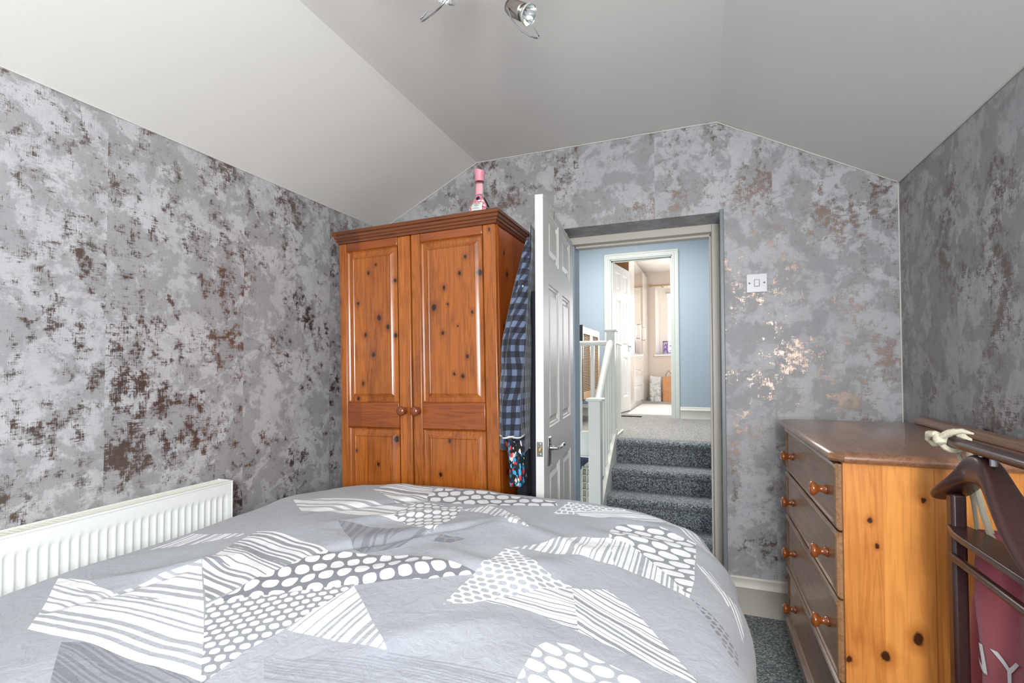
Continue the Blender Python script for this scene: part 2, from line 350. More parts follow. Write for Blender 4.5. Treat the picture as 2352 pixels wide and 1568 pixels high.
# skirting
def skirting(name, p0, p1, nrm, z0, h, mat, t=.018):
    p0 = Vector(p0); p1 = Vector(p1); n = Vector(nrm)
    pr = [(0, 0), (t, 0), (t, .70*h), (t+.004, .73*h), (t+.001, .78*h), (t*.55, .90*h), (t*.6, .93*h), (t*.55, .97*h), (t*.35, h), (0, h)]
    q = [p0 + n*d + Vector((0, 0, z0+z)) for d, z in pr]
    mm = MB(); mm.prism(q, p1-p0); o = mm.build(name, mat, smooth=True, angle=50); return struct(o)
skirting('baseboard_back', (.125, YB, 0), (XR, YB, 0), (0, -1, 0), 0, .168, M['cream_paint'])
skirting('baseboard_right', (XR, YF, 0), (XR, YB, 0), (-1, 0, 0), 0, .168, M['cream_paint'])
skirting('baseboard_left', (XL, YF, 0), (XL, YB, 0), (1, 0, 0), 0, .168, M['cream_paint'])
skirting('baseboard_back', (XL, YB, 0), (DX0, YB, 0), (0, -1, 0), 0, .168, M['cream_paint'])
# door lining
JX0, JX1, JZ = -.672, .066, 1.832
m = MB()
m.box(JX1, DX1, 2.695, 2.80, 0, DZ); m.box(DX0, -.69, 2.70, 2.73, 0, DZ); m.box(JX0-.02, JX1, 2.695, 2.80, JZ, DZ)
m.box(JX1-.012, JX1, 2.745, 2.80, 0, JZ); m.box(JX0+.01, JX1, 2.745, 2.80, JZ-.012, JZ)
struct(m.build('trim_1', M['cream_paint'], bevel=.003))
m = MB(); m.box(.097, .115, 2.488, 2.502, 0, DZ+.01)
struct(m.build('trim_2', plain('corner_bead', lin(120, 122, 124), .4, bump=.2, bscale=30), bevel=.003))
m = MB(); m.box(.0655, .0665, 2.70, 2.735, .86, .98)
struct(m.build('trim_3', plain('tarnished_strike', (.16, .13, .11), .45, .8)))

# ------------------------------------------------------------------ stairs, landing and the walls beyond
ZH = .518; YW = 6.085; Y3 = 9.137
HX0 = -1.55
B = M['blue_wall']
m = MB()   # blue reveal on the hall side of the doorway
m.box(-.83, -.667, 2.732, 2.855, -.25, 1.838); m.box(.10, .3, 2.80, 2.90, -.25, 2.7); m.box(-.83, .3, 2.80, 2.855, 1.838, 2.72)
m.box(-1.65, -.83, 2.80, 2.855, -1.4, 2.72)
struct(m.build('wall_stair_foot', B))
m = MB(); m.box(-.70, .17, 2.70, 3.52, -.30, -.22); struct(m.build('floor_stair_foot', M['stair_carpet']))
m = MB(); m.box(.165, .3, 2.855, YW, -.3, 2.75); struct(m.build('wall_stair_right', B))
m = MB(); m.box(HX0-.1, HX0, 2.855, YW, -1.4, 2.75); struct(m.build('wall_landing_left', B))
# far landing wall with the bedroom doorway
AX0, AX1, AZ = -1.045, -.27, 2.475
m = MB(); H = [(AX0, AX1, ZH, AZ)]
for y in (YW, YW+.12): m.sheet([HX0-.1, AX0, AX1, .3], [-.0, ZH, AZ, 2.9], H, lambda u, v: (u, y, v))
m.quad((AX0, YW, ZH), (AX0, YW, AZ), (AX0, YW+.12, AZ), (AX0, YW+.12, ZH)); m.quad((AX1, YW, ZH), (AX1, YW, AZ), (AX1, YW+.12, AZ), (AX1, YW+.12, ZH))
m.quad((AX0, YW, AZ), (AX1, YW, AZ), (AX1, YW+.12, AZ), (AX0, YW+.12, AZ))
struct(m.build('wall_landing_far', B))
m = MB(); m.box(HX0-.1, .3, 2.80, 4.1, 2.72, 2.8); m.box(HX0-.1, .3, 4.1, YW, 2.78, 2.86); struct(m.build('ceiling_landing', M['room2_ceiling']))
m = MB(); m.box(-.665, .165, 4.301, YW+.12, ZH-.02, ZH); m.box(HX0, -.665, 4.236, YW, ZH-.02, ZH); struct(m.build('floor_landing', carpet('landing_loop_carpet', lin(226, 220, 210), lin(132, 132, 132), 130)))
m = MB(); m.box(HX0-.05, -.70, 5.5, 5.58, -1.4, ZH-.02); struct(m.build('wall_lower_hall', M['hall_navy']))
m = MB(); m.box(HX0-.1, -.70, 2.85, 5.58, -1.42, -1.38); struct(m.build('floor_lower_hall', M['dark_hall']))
skirting('baseboard_landing', (-.215, YW, 0), (.165, YW, 0), (0, -1, 0), ZH, .137, M['white_paint'])
skirting('baseboard_landing', (HX0, YW, 0), (-1.11, YW, 0), (0, -1, 0), ZH, .137, M['white_paint'])
# architrave: stepped profile, three lengths
def architrave(m_, x0, x1, zt, z0, y, w_=.075):
    pr = [(0, 0), (0, .014), (.010, .020), (.022, .020), (.028, .014), (.046, .014), (.052, .020), (.066, .018), (w_, .008), (w_, 0)]
    for i in range(len(pr)-1):
        (a, d), (b, e) = pr[i], pr[i+1]
        m_.quad((x0-w_+a, y-d, z0), (x0-w_+b, y-e, z0), (x0-w_+b, y-e, zt+w_-b), (x0-w_+a, y-d, zt+w_-a))
        m_.quad((x1+w_-a, y-d, z0), (x1+w_-b, y-e, z0), (x1+w_-b, y-e, zt+w_-b), (x1+w_-a, y-d, zt+w_-a))
        m_.quad((x0-w_+a, y-d, zt+w_-a), (x0-w_+b, y-e, zt+w_-b), (x1+w_-b, y-e, zt+w_-b), (x1+w_-a, y-d, zt+w_-a))
m = MB(); architrave(m, -1.03, -.293, 2.463, ZH, YW)
m.box(AX0-.003, -1.018, YW-.004, YW+.124, ZH, AZ); m.box(-.303, AX1+.003, YW-.004, YW+.124, ZH, AZ); m.box(AX0, AX1, YW-.004, YW+.124, 2.455, AZ+.003)
m.box(-1.018, -1.004, YW+.04, YW+.075, ZH, 2.455); m.box(-.317, -.303, YW+.04, YW+.075, ZH, 2.455); m.box(-1.018, -.303, YW+.04, YW+.075, 2.441, 2.455)
struct(m.build('trim_4', plain('architrave_paint', lin(196, 202, 196), .4, bump=.05), smooth=True, angle=25))

# carpeted stairs
st = thing('staircase', 'short carpeted flight of blue-grey loop-pile stairs rising beyond the doorway', 'staircase', (-.25, 2.9, -.22))
SX0, SX1 = -.664, .163
def step_mesh(y_n, y_b, z_t, z_b):
    mm = MB(); r = .028; pts = [(y_b, z_b), (y_b, z_t)]
    pts = [(y_b+.003, z_t)]
    for k in range(7):
        a = PI/2 + k*PI/6*1.0
        pts.append((y_n+r+r*math.cos(a), z_t-r+r*math.sin(a)))
    pts += [(y_n+.022, z_t-2*r-.004), (y_n+.022, z_b), (y_b+.003, z_b)]
    mm.prism([(SX0, y-2.9*0, z) for y, z in pts], (SX1-SX0, 0, 0)); return mm
for y_n, y_b, z_t, z_b in ((4.178, 4.30, ZH, .323), (3.925, 4.20, .323, .154), (3.690, 3.947, .154, -.035), (3.495, 3.712, -.035, -.22)):
    o = step_mesh(y_n, y_b, z_t, z_b).build('carpeted_step', M['stair_carpet'], None, smooth=True, angle=40)
    o.parent = st; o.matrix_parent_inverse = Matrix.Translation(st.location).inverted()
m = MB(); m.prism([(-.698, 3.50, -.25), (-.698, 3.50, .10), (-.698, 4.20, .60), (-.698, 4.24, .60), (-.698, 4.24, .30), (-.698, 3.75, -.25)], (.0335, 0, 0)); STRING = m

def put(o, parent):   # parent keeping world placement
    o.parent = parent; o.matrix_parent_inverse = Matrix.Translation(parent.location).inverted() if parent.rotation_euler[:] == (0, 0, 0) else (Matrix.Translation(parent.location) @ parent.rotation_euler.to_matrix().to_4x4()).inverted(); return o
BP = M['balustrade_paint']
bal = thing('balustrade', 'white painted balustrade with square newels and spindles beside the stairs', 'balustrade', (-.70, 4.2, ZH))
put(STRING.build('string_board', BP, None, bevel=.003), bal)
def newel(x, y, z0, z1, w_, capw):
    mm = MB(); mm.box(x-w_/2, x+w_/2, y-w_/2, y+w_/2, z0, z1-.02); o = put(mm.build('newel_post', BP, None, bevel=.004), bal)
    c_ = MB(); c_.box(x-capw/2, x+capw/2, y-capw/2, y+capw/2, z1-.022, z1); q = c_.build('post_cap', BP, None, bevel=.008, seg=3); q.parent = o; q.matrix_parent_inverse = o.matrix_parent_inverse.copy()
    q.matrix_parent_inverse = Matrix.Identity(4); return o
newel(-.710, 3.52, -.22, .908, .088, .122)
newel(-.703, 4.19, ZH-.02, 1.455, .070, .108)
m = MB(); m.tube([(-.702, 3.54, .862), (-.702, 3.62, .91), (-.702, 3.85, 1.115), (-.702, 4.02, 1.265), (-.702, 4.10, 1.325), (-.702, 4.155, 1.345), (-.702, 4.19, 1.35)], [.028]*7, 14)
put(m.build('handrail', BP, None, smooth=True), bal)
m = MB(); m.tube([(-.73, 4.2, 1.339), (-1.1, 4.2, 1.339), (HX0, 4.2, 1.339)], .022, 12); put(m.build('handrail', BP, None, smooth=True), bal)
m = MB(); m.box(-.722, -.678, 4.22, 4.66, 1.333, 1.358); put(m.build('handrail', BP, None, bevel=.008), bal)
m = MB(); m.box(-.722, -.678, 4.22, 4.70, ZH, ZH+.022); put(m.build('base_rail', BP, None, bevel=.006), bal)
m = MB(); m.box(HX0, -.73, 4.165, 4.235, .54, .572); m.box(HX0, -.73, 4.175, 4.225, .355, .54); m.box(HX0, -.73, 4.168, 4.232, .35, .362); put(m.build('fascia_board', BP, None, bevel=.003), bal)
def spindle(x, y, z0, z1, w_=.03):
    mm = MB(); mm.box(x-w_/2, x+w_/2, y-w_/2, y+w_/2, z0, z1); put(mm.build('spindle', BP, None, bevel=.002), bal)
for k, y in enumerate((3.66, 3.77, 3.88, 3.99, 4.09)):
    zz = .10 + (y-3.50)*.714; zt = .862+(y-3.54)*.80
    spindle(-.702, y, zz-.0, min(zt, 1.33))
for y in (4.31, 4.41, 4.51, 4.61): spindle(-.702, y, ZH+.02, 1.336)
for x in (-.868, -.978, -1.09, -1.2, -1.31, -1.42): spindle(x, 4.2, .57, 1.325)

# arch and gridded panel seen under the landing
m = MB(); pts = []
cx, cz, R1 = -.99, -.21, .33
ar = [(cx+R1*math.cos(a*PI/20), cz+R1*math.sin(a*PI/20)) for a in range(21)]
br = [(cx+(R1-.085)*math.cos(a*PI/20), cz+(R1-.085)*math.sin(a*PI/20)) for a in range(21)]
outer = [(cx+R1, -1.38)] + ar + [(cx-R1, -1.38)]; inner = [(cx+R1-.085, -1.38)] + br + [(cx-R1+.085, -1.38)]
for i in range(len(outer)-1):
    a, b, c_, d = outer[i], outer[i+1], inner[i+1], inner[i]
    m.quad((a[0], 5.44, a[1]), (b[0], 5.44, b[1]), (c_[0], 5.44, c_[1]), (d[0], 5.44, d[1]))
    m.quad((a[0], 5.44, a[1]), (b[0], 5.44, b[1]), (b[0], 5.50, b[1]), (a[0], 5.50, a[1]))
    m.quad((d[0], 5.44, d[1]), (c_[0], 5.44, c_[1]), (c_[0], 5.50, c_[1]), (d[0], 5.50, d[1]))
struct(m.build('trim_5', M['cream_lacquer']))
gp = thing('gridded_panel', 'cream panel with a grid of small panes standing in the arch below the landing', 'panel', (-1.150, 5.36, -1.38), (0, 0, math.radians(-12)))
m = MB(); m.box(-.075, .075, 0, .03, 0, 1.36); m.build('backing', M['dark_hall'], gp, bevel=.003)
gm = plain('grid_cream', lin(150, 150, 128), .5); m = MB()
for k in range(4): m.box(-.09+.054*k, -.078+.054*k, -.012, .04, 0, 1.40)
for k in range(18): m.box(-.09, .084, -.012, .01, .04+.08*k-.02, .05+.08*k-.02)
m.build('grid_frame', gm, gp)
# ------------------------------------------------------------------ far bedroom
m = MB(); m.box(-1.6, 1.3, YW+.12, Y3+.4, ZH-.05, ZH); struct(m.build('floor_far_bedroom', M['carpet2']))
m = MB(); m.box(-1.6, 1.3, YW+.12, Y3+.4, 2.835, 2.9); struct(m.build('ceiling_far_bedroom', M['room2_ceiling']))
m = MB(); m.box(-1.7, -1.6, YW+.12, Y3, ZH, 2.84); struct(m.build('wall_far_bedroom_left', M['room2_wall']))
m = MB(); m.box(1.3, 1.4, YW+.12, Y3, ZH, 2.84); struct(m.build('wall_far_bedroom_right', M['room2_wall']))
FX0, FX1, FZ0, FZ1 = -.733, .62, 1.345, 2.575
m = MB(); H = [(FX0, FX1, FZ0, FZ1)]
m.sheet([-1.7, FX0, FX1, 1.4], [ZH, FZ0, FZ1, 2.9], H, lambda u, v: (u, Y3, v))
m.sheet([-1.7, FX0, FX1, 1.4], [ZH, FZ0, FZ1, 2.9], H, lambda u, v: (u, Y3+.32, v))
struct(m.build('wall_far_bedroom_back', M['room2_wall']))
m = MB()
m.quad((FX0, Y3, FZ0), (FX0, Y3, FZ1), (FX0+.07, Y3+.30, FZ1), (FX0+.07, Y3+.30, FZ0)); m.quad((FX1, Y3, FZ0), (FX1, Y3, FZ1), (FX1-.07, Y3+.30, FZ1), (FX1-.07, Y3+.30, FZ0))
m.quad((FX0, Y3, FZ1), (FX1, Y3, FZ1), (FX1, Y3+.32, FZ1-.05), (FX0, Y3+.32, FZ1-.05)); m.quad((FX0, Y3, FZ0), (FX1, Y3, FZ0), (FX1, Y3+.32, FZ0), (FX0, Y3+.32, FZ0))
struct(m.build('trim_6', plain('window_reveal', lin(246, 240, 232), .6)))
m = MB(); m.box(FX0-.03, FX1+.03, Y3-.035, Y3+.30, FZ0-.028, FZ0); struct(m.build('trim_7', M['gloss_white'], bevel=.004))
m = MB(); yf = Y3+.24
for xa, xb in ((FX0+.02, FX0+.20), (FX1-.2, FX1-.02), (-.08, .0)): m.box(xa, xb, yf, yf+.05, FZ0+.05, FZ1-.11)
m.box(FX0, FX1, yf+.002, yf+.052, FZ0, FZ0+.05); m.box(FX0, FX1, yf+.002, yf+.052, FZ1-.11, FZ1)
win2 = struct(m.build('window_2', plain('upvc_white', lin(240, 228, 214), .4)))
t = NT('window_glass'); tr_ = t.n('ShaderNodeBsdfTransparent'); gl_ = t.n('ShaderNodeBsdfGlossy'); gl_.inputs['Roughness'].default_value = .02; fr_ = t.n('ShaderNodeFresnel'); fr_.inputs[0].default_value = 1.45
mx_ = t.n('ShaderNodeMixShader'); t.put(mx_.inputs[0], fr_.outputs[0]); t.put(mx_.inputs[1], tr_.outputs[0]); t.put(mx_.inputs[2], gl_.outputs[0]); t.t.links.new(mx_.outputs[0], t.t.nodes['Material Output'].inputs[0]); M['glass_pane'] = t.m
m = MB(); m.box(FX0+.2, -.08, yf+.02, yf+.025, FZ0+.05, FZ1-.11); m.box(.0, FX1-.2, yf+.02, yf+.025, FZ0+.05, FZ1-.11); put(m.build('pane', M['glass_pane'], None), win2)
bl = thing('window_blind', 'pale slatted blind drawn up at the head of the far bedroom window', 'blind', (-.06, yf-.03, FZ1-.11))
m = MB(); m.box(-.50, .48, -.02, .02, 0, .04); m.build('headrail', M['cream_paint'], bl)
for k in range(9):
    m = MB(); m.box(-.49, .47, -.018, .018, -.05-.045*k, -.047-.045*k); m.build('slat', M['cream_paint'], bl)
door_prof = [(0, 0), (.004, .005), (.012, .006), (.016, .011), (.030, .011), (.046, .003), (.050, .003)]
def panel_door(root, W_, Hh, th, rects, mat, sides=(0, 1)):
    m1 = MB()
    us = [0, W_]; vs = [0, Hh]
    for a, b, c_, d in rects: us += [a, b]; vs += [c_, d]
    m1.sheet(us, vs, rects, lambda u, v: (u, 0, v)); m1.sheet(us, vs, rects, lambda u, v: (u, th, v))
    m1.quad((0, 0, 0), (0, th, 0), (0, th, Hh), (0, 0, Hh)); m1.quad((W_, 0, 0), (W_, th, 0), (W_, th, Hh), (W_, 0, Hh))
    m1.quad((0, 0, 0), (W_, 0, 0), (W_, th, 0), (0, th, 0)); m1.quad((0, 0, Hh), (W_, 0, Hh), (W_, th, Hh), (0, th, Hh))
    m1.build('leaf', mat, root)
    for a, b, c_, d in rects:
        m2 = MB(); m2.rings(a, b, c_, d, door_prof, lambda u, v, dd: (u, dd, v)); m2.rings(a, b, c_, d, door_prof, lambda u, v, dd: (u, th-dd, v))
        m2.build('panel', mat, root, smooth=True, angle=12)
def door_grid(W_, s_=.115, mu=.10, rows=()):
    pw = (W_-2*s_-mu)/2
    return [(x, x+pw, a, b) for a, b in rows for x in (s_, s_+pw+mu)]
# the far bedroom's own door, standing open into that room
t = NT('grained_white_door'); nz = t.noise(t.mapv(t.coord(), (60, 60, 3)), 1, 4, .6); t.set(Base_Color=lin(212, 211, 206), Roughness=.42); t.bump(nz, .18, .002); M['door'] = t.m
def open_door(name, hinge, free, z0, Hh, rows, th, zoff=0):
    d = Vector((free[0]-hinge[0], free[1]-hinge[1])); W_ = d.length; ang = math.atan2(d.y, d.x)
    o = bpy.data.objects.new(name, None); C.objects.link(o); o.location = (hinge[0], hinge[1], z0); o.rotation_euler = (0, 0, ang); o['kind'] = 'structure'
    panel_door(o, W_, Hh, th, door_grid(W_, rows=rows), M['door']); return o, W_
d2, W2 = open_door('door_2', (-1.012, YW+.10), (-.893, YW+.10+.71), ZH+.012, 1.925, ((.20, .73), (.87, 1.47), (1.59, 1.82)), .035)
def lever(root, x, y, z, dirx, diry):
    # dirx: +1/-1 along the door, diry: outwards
    m = MB(); m.rings(x-.021, x+.021, z-.068, z+.052, [(0, 0), (0, .006), (.004, .010), (.008, .010)], lambda u, v, d: (u, y+diry*d, v)); bp = m.build('handle_plate', M['chrome'], root, bevel=.001)
    m = MB(); m.lathe([(.009, 0), (.009, .012), (.007, .016), (.007, .034)], (x, y+diry*.008, z+.005), (0, diry, 0), 14)
    yy = y+diry*.042
    m.tube([(x, yy, z+.005), (x+dirx*.03, yy+diry*.004, z+.005), (x+dirx*.075, yy+diry*.002, z+.004), (x+dirx*.098, yy-diry*.004, z+.003), (x+dirx*.112, yy+diry*.004, z+.004)], [.0085, .009, .0095, .011, .012], 12, ry=.008)
    m.build('lever_handle', M['chrome'], root, smooth=True)
lever(d2, W2-.06, 0, .87, -1, -1)

# fitted wardrobe with mirror doors along the left of the far bedroom
fw = thing('fitted_wardrobe', 'tall gloss white fitted wardrobe with mirrored doors in the far bedroom', 'wardrobe', (-.917, 7.0, ZH), (0, 0, math.radians(-1.4)))
m = MB(); m.box(-.58, -.02, 0, 2.1, 0, 2.25); m.build('carcass', M['gloss_white'], fw)
m = MB(); m.box(-.58, -.004, -.02, 0, 0, 2.29); m.build('end_panel', pine('walnut_end_panel', lin(176, 122, 84), lin(140, 92, 58), 'z', (), .3, coat=.1), fw)
GW = M['gloss_white']
def fw_door(y0, y1, mat, hy=None, z0=.06, z1=2.22):
    m = MB(); m.box(-.02, 0, y0+.002, y1-.002, z0, z1); d = m.build('wardrobe_door', mat, fw, bevel=.002)
    if hy is not None:
        m = MB(); m.tube([(.0, hy, 1.06), (.03, hy, 1.06), (.034, hy, 1.075), (.034, hy, 1.265), (.03, hy, 1.28), (.0, hy, 1.28)], .006, 8); h = m.build('pull_handle', M['chrome'], d, smooth=True)
    return d
fw_door(0, .48, GW); d_ = fw_door(.48, .96, M['mirror'], .90, z0=.82)
d_ = fw_door(.96, 1.44, M['mirror'], 1.50, z0=.82)
fw_door(1.44, 2.1, GW)
for r in range(3):
    m = MB(); m.box(-.02, 0, .50, 1.43, .07+.245*r, .305+.245*r); dd = m.build('drawer', GW, fw, bevel=.003)
    m = MB(); m.tube([(0, .92, .26+.245*r), (.018, .92, .26+.245*r), (.018, 1.02, .26+.245*r), (0, 1.02, .26+.245*r)], .005, 8); m.build('drawer_handle', M['chrome'], dd, smooth=True)
# curtain pole
cp = thing('curtain_pole', 'thin brass curtain pole with cage finial above the far bedroom window', 'curtain pole', (-.762, Y3-.1, 2.585))
m = MB(); m.tube([(0, 0, 0), (1.5, 0, 0)], .011, 10); m.build('pole', M['brass'], cp, smooth=True)
m = MB()
for k in range(5):
    a = 2*PI*k/5; m.tube([(-.01-.075*t_/6, .028*math.sin(PI*t_/6)*math.cos(a+t_*.25), .028*math.sin(PI*t_/6)*math.sin(a+t_*.25)) for t_ in range(7)], .0035, 6)
m.build('finial', M['brass'], cp, smooth=True)
m = MB(); m.tube([(.16, 0, 0), (.16, .05, -.01), (.16, .1, -.01)], .008, 8); m.lathe([(.02, 0), (.02, .006)], (.16, .094, -.01), (0, 1, 0), 14); m.build('bracket', M['brass'], cp, smooth=True)
# glass lantern with purple flowers
la = thing('flower_lantern', 'glass lantern filled with purple flowers standing on the far window sill', 'lantern', (-.525, Y3+.06, FZ0))
m = MB(); m.box(-.085, .085, -.085, .085, 0, .012); m.build('base', M['white_plastic'], la)
m = MB(); m.box(-.085, .085, -.085, .085, .228, .24); m.build('lid', plain('plum_lid', lin(64, 34, 58), .5), la)
PBAR = plain('plum_bar', lin(60, 40, 70), .5)
for sx in (-1, 1):
    for sy in (-1, 1): m = MB(); m.box(sx*.082-.003, sx*.082+.003, sy*.082-.003, sy*.082+.003, .012, .228); m.build('frame_bar', PBAR, la)
m = MB(); m.box(-.003, .003, -.086, -.082, .012, .228); m.build('frame_bar', PBAR, la)
m = MB(); rr = random.Random(3)
for k in range(150):
    p = Vector((rr.uniform(-.07, .07), rr.uniform(-.07, .07), rr.uniform(.03, .215))); r = rr.uniform(.007, .013)
    n1 = Vector((rr.uniform(-1, 1), rr.uniform(-1, 1), rr.uniform(-1, 1))).normalized(); a = n1.orthogonal().normalized(); b = n1.cross(a)
    ps = [p + (a*math.cos(q*2*PI/5) + b*math.sin(q*2*PI/5))*r for q in range(5)] + [p + n1*r*.5]
    m.add(ps, [(q, (q+1) % 5, 5) for q in range(5)])
fl = m.build('flowers', plain('purple_petals', lin(140, 100, 205), .7, vary=.3), la); fl['kind'] = 'stuff'
# two bags on the floor
def bag(name, label, x, y, w_, d_, h_, mat, seed, handles):
    t = thing(name, label, 'bag', (x, y, ZH)); m = MB(); N = 28; L = 12; vs = []; fs = []
    for j in range(L+1):
        z = h_*j/L; pinch = 1 - .55*(j/L)**2
        for i in range(N):
            a = 2*PI*i/N; c_, s_ = math.cos(a), math.sin(a)
            ex = math.copysign(abs(c_)**.45, c_)*w_/2; ey = math.copysign(abs(s_)**.45, s_)*d_/2*pinch
            k = 1 + .07*noise.noise(Vector((c_*2.2, s_*2.2, z*9+seed)))
            vs.append((ex*k, ey*k, z + (.012*math.sin(3*a+seed) if j == L else 0)))
    for j in range(L):
        for i in range(N): fs.append((j*N+i, j*N+(i+1) % N, (j+1)*N+(i+1) % N, (j+1)*N+i))
    fs.append(tuple(range(N))[::-1]); m.add(vs, fs); m.build('sack', mat, t, smooth=True, angle=70)
    if handles:
        for sy in (-1, 1):
            m = MB(); m.tube([(-w_*.28, sy*.035, h_-.03), (-w_*.2, sy*.05, h_+.05), (-.0, sy*.055, h_+.11), (w_*.2, sy*.05, h_+.05), (w_*.28, sy*.035, h_-.03)], .009, 8, ry=.003); m.build('handle', handles, t, smooth=True)
    return t
tb = NT('crumpled_white_plastic'); nz = tb.noise(tb.coord(), 14, 5, .7); tb.set(Base_Color=tb.ramp(nz, [(.35, lin(150, 150, 150)), (.55, lin(226, 222, 214)), (.8, lin(196, 196, 196))]), Roughness=.35); tb.bump(nz, 1.0, .03)
bag('carrier_bag', 'crumpled white plastic carrier bag on the far bedroom floor', -.725, 8.92, .20, .14, .44, tb.m, 2.0, None)
tt = NT('tan_canvas'); nz = tt.noise(tt.coord(), 9, 4, .6); tt.set(Base_Color=tt.mix(nz, lin(176, 118, 74), lin(216, 160, 108)), Roughness=.7); tt.bump(nz, .8, .02)
bag('tote_bag', 'tan brown tote bag with loop handles on the far bedroom floor', -.50, 8.90, .215, .16, .43, tt.m, 5.0, tt.m)
# rug
tr = NT('striped_rug'); sx = tr.n('ShaderNodeSeparateXYZ'); tr.put(sx.inputs[0], tr.coord()); st_ = tr.math('GREATER_THAN', tr.math('FRACT', tr.math('MULTIPLY', sx.outputs[1], 5.2)), .86)
tr.set(Base_Color=tr.mix(st_, lin(226, 220, 212), lin(176, 170, 164)), Roughness=.9)
m = MB(); m.box(-.88, .35, 6.42, 8.15, ZH, ZH+.006); m.build('rug', tr.m); tag(bpy.data.objects['rug'], 'flat pale rug with fine cross stripes inside the far bedroom door', 'rug')

# rattan cabinet on the landing
cb = thing('rattan_cabinet', 'pale oak cabinet with rattan doors behind the landing balustrade', 'cabinet', (-1.28, 5.22, ZH))
OK_ = pine('pale_oak', lin(222, 178, 132), lin(196, 140, 88), 'z', (), .6, coat=.1)
m = MB(); m.box(-.2, .17, -.45, .45, .28, 1.03); m.build('carcass', OK_, cb, bevel=.003)
m = MB(); m.box(-.205, .2, -.462, -.45, .275, 1.035); m.build('side_panel', M['black'], cb)
for x in (-.17, .14):
    for y in (-.42, .42):
        m = MB(); m.box(x-.015, x+.015, y-.015, y+.015, 0, .28); m.build('leg', M['black'], cb)
tw = NT('woven_rattan'); cz_ = tw.n('ShaderNodeSeparateXYZ'); tw.put(cz_.inputs[0], tw.coord()); fr = tw.math('FRACT', tw.math('MULTIPLY', cz_.outputs[2], 62.0)); fy = tw.math('FRACT', tw.math('MULTIPLY', cz_.outputs[1], 45.0))
tw.set(Base_Color=tw.mix(tw.math('GREATER_THAN', fr, .45), tw.mix(tw.math('GREATER_THAN', fy, .8), lin(206, 176, 140), lin(130, 90, 60)), lin(70, 44, 30)), Roughness=.8); M['rattan'] = tw.m
for s_ in (-1, 1):
    y0, y1 = (-.445, -.004) if s_ < 0 else (.004, .445)
    m = MB(); m.sheet([y0, y0+.055, y1-.055, y1], [.29, .36, .955, 1.02], [(y0+.055, y1-.055, .36, .955)], lambda u, v: (.19, u, v))
    m.sheet([y0, y0+.055, y1-.055, y1], [.29, .36, .955, 1.02], [(y0+.055, y1-.055, .36, .955)], lambda u, v: (.172, u, v))
    m.rings(y0+.055, y1-.055, .36, .955, [(0, 0), (0, .018)], lambda u, v, d: (.19-d, u, v), cap=False); m.rings(y0, y1, .29, 1.02, [(0, 0), (0, .018)], lambda u, v, d: (.19-d, u, v), cap=False)
    dr = m.build('door', OK_, cb)
    m = MB(); m.box(.176, .18, y0+.055, y1-.055, .36, .955); m.build('rattan_panel', M['rattan'], dr)
m = MB(); m.box(.19, .205, -.018, .018, .56, .72); m.build('door_handle', pine('oak_pull', lin(176, 112, 60), lin(140, 84, 40), 'z', (), 1.0), cb, bevel=.004)
sb = thing('spray_bottle', 'small white bottle with a blue cap standing on the rattan cabinet', 'bottle', (-1.16, 4.86, ZH+1.035))
m = MB(); m.lathe([(.0, 0), (.016, 0), (.017, .02), (.016, .06), (.008, .075), (.008, .085)], seg=14); m.build('body', M['white_plastic'], sb, smooth=True)
m = MB(); m.lathe([(.012, .083), (.014, .088), (.014, .105), (.010, .112), (0, .113)], seg=14); m.build('cap', plain('blue_cap', lin(38, 52, 150), .4), sb, smooth=True)

# ------------------------------------------------------------------ the bedroom door and what hangs on it
d1, W1 = open_door('door_1', (-.698, 2.683), (-.617, 1.862), .012, 1.826, ((.13, .69), (.868, 1.480), (1.588, 1.790)), .033)
lever(d1, W1-.088, .033, .783, -1, 1); lever(d1, W1-.088, 0, .783, -1, -1)
m = MB(); m.box(W1-.001, W1+.0012, .004, .029, .765, .824); lp = m.build('latch_plate', M['brushed_nickel'], d1, bevel=.0006)
m = MB(); m.box(W1, W1+.009, .010, .023, .784, .803); m.build('latch_bolt', M['brass'], lp, bevel=.003)
m = MB()
for z in (.774, .815): m.lathe([(.0045, 0), (.0045, .0018), (.003, .0022), (0, .0022)], (W1+.001, .0165, z), (1, 0, 0), 12)
m.build('screw', M['chrome'], lp, smooth=True)
hk = thing('over_door_hook', 'brown metal over-door hook strap nearer the free edge of the white door', 'hook', (-.698, 2.683, .012), tuple(d1.rotation_euler), 'over-door hooks on the white door')
def hook(root, x):
    m = MB(); m.box(x-.008, x+.008, .033, .0355, 1.79, 1.8285); m.box(x-.008, x+.008, -.0025, .0355, 1.8265, 1.829); m.box(x-.008, x+.008, -.0035, -.001, 1.72, 1.8285); m.build('strap', M['brushed_nickel'], root)
    m = MB(); m.tube([(x, -.002, 1.725), (x, -.012, 1.718), (x, -.020, 1.722), (x, -.024, 1.735)], .003, 8); m.build('hook_arm', M['brushed_nickel'], root, smooth=True)
hook(hk, W1-.235)
hk2 = thing('over_door_hook', 'brown metal over-door hook strap nearer the hinges of the white door', 'hook', (-.698, 2.683, .012), tuple(d1.rotation_euler), 'over-door hooks on the white door')
hook(hk2, W1-.62)

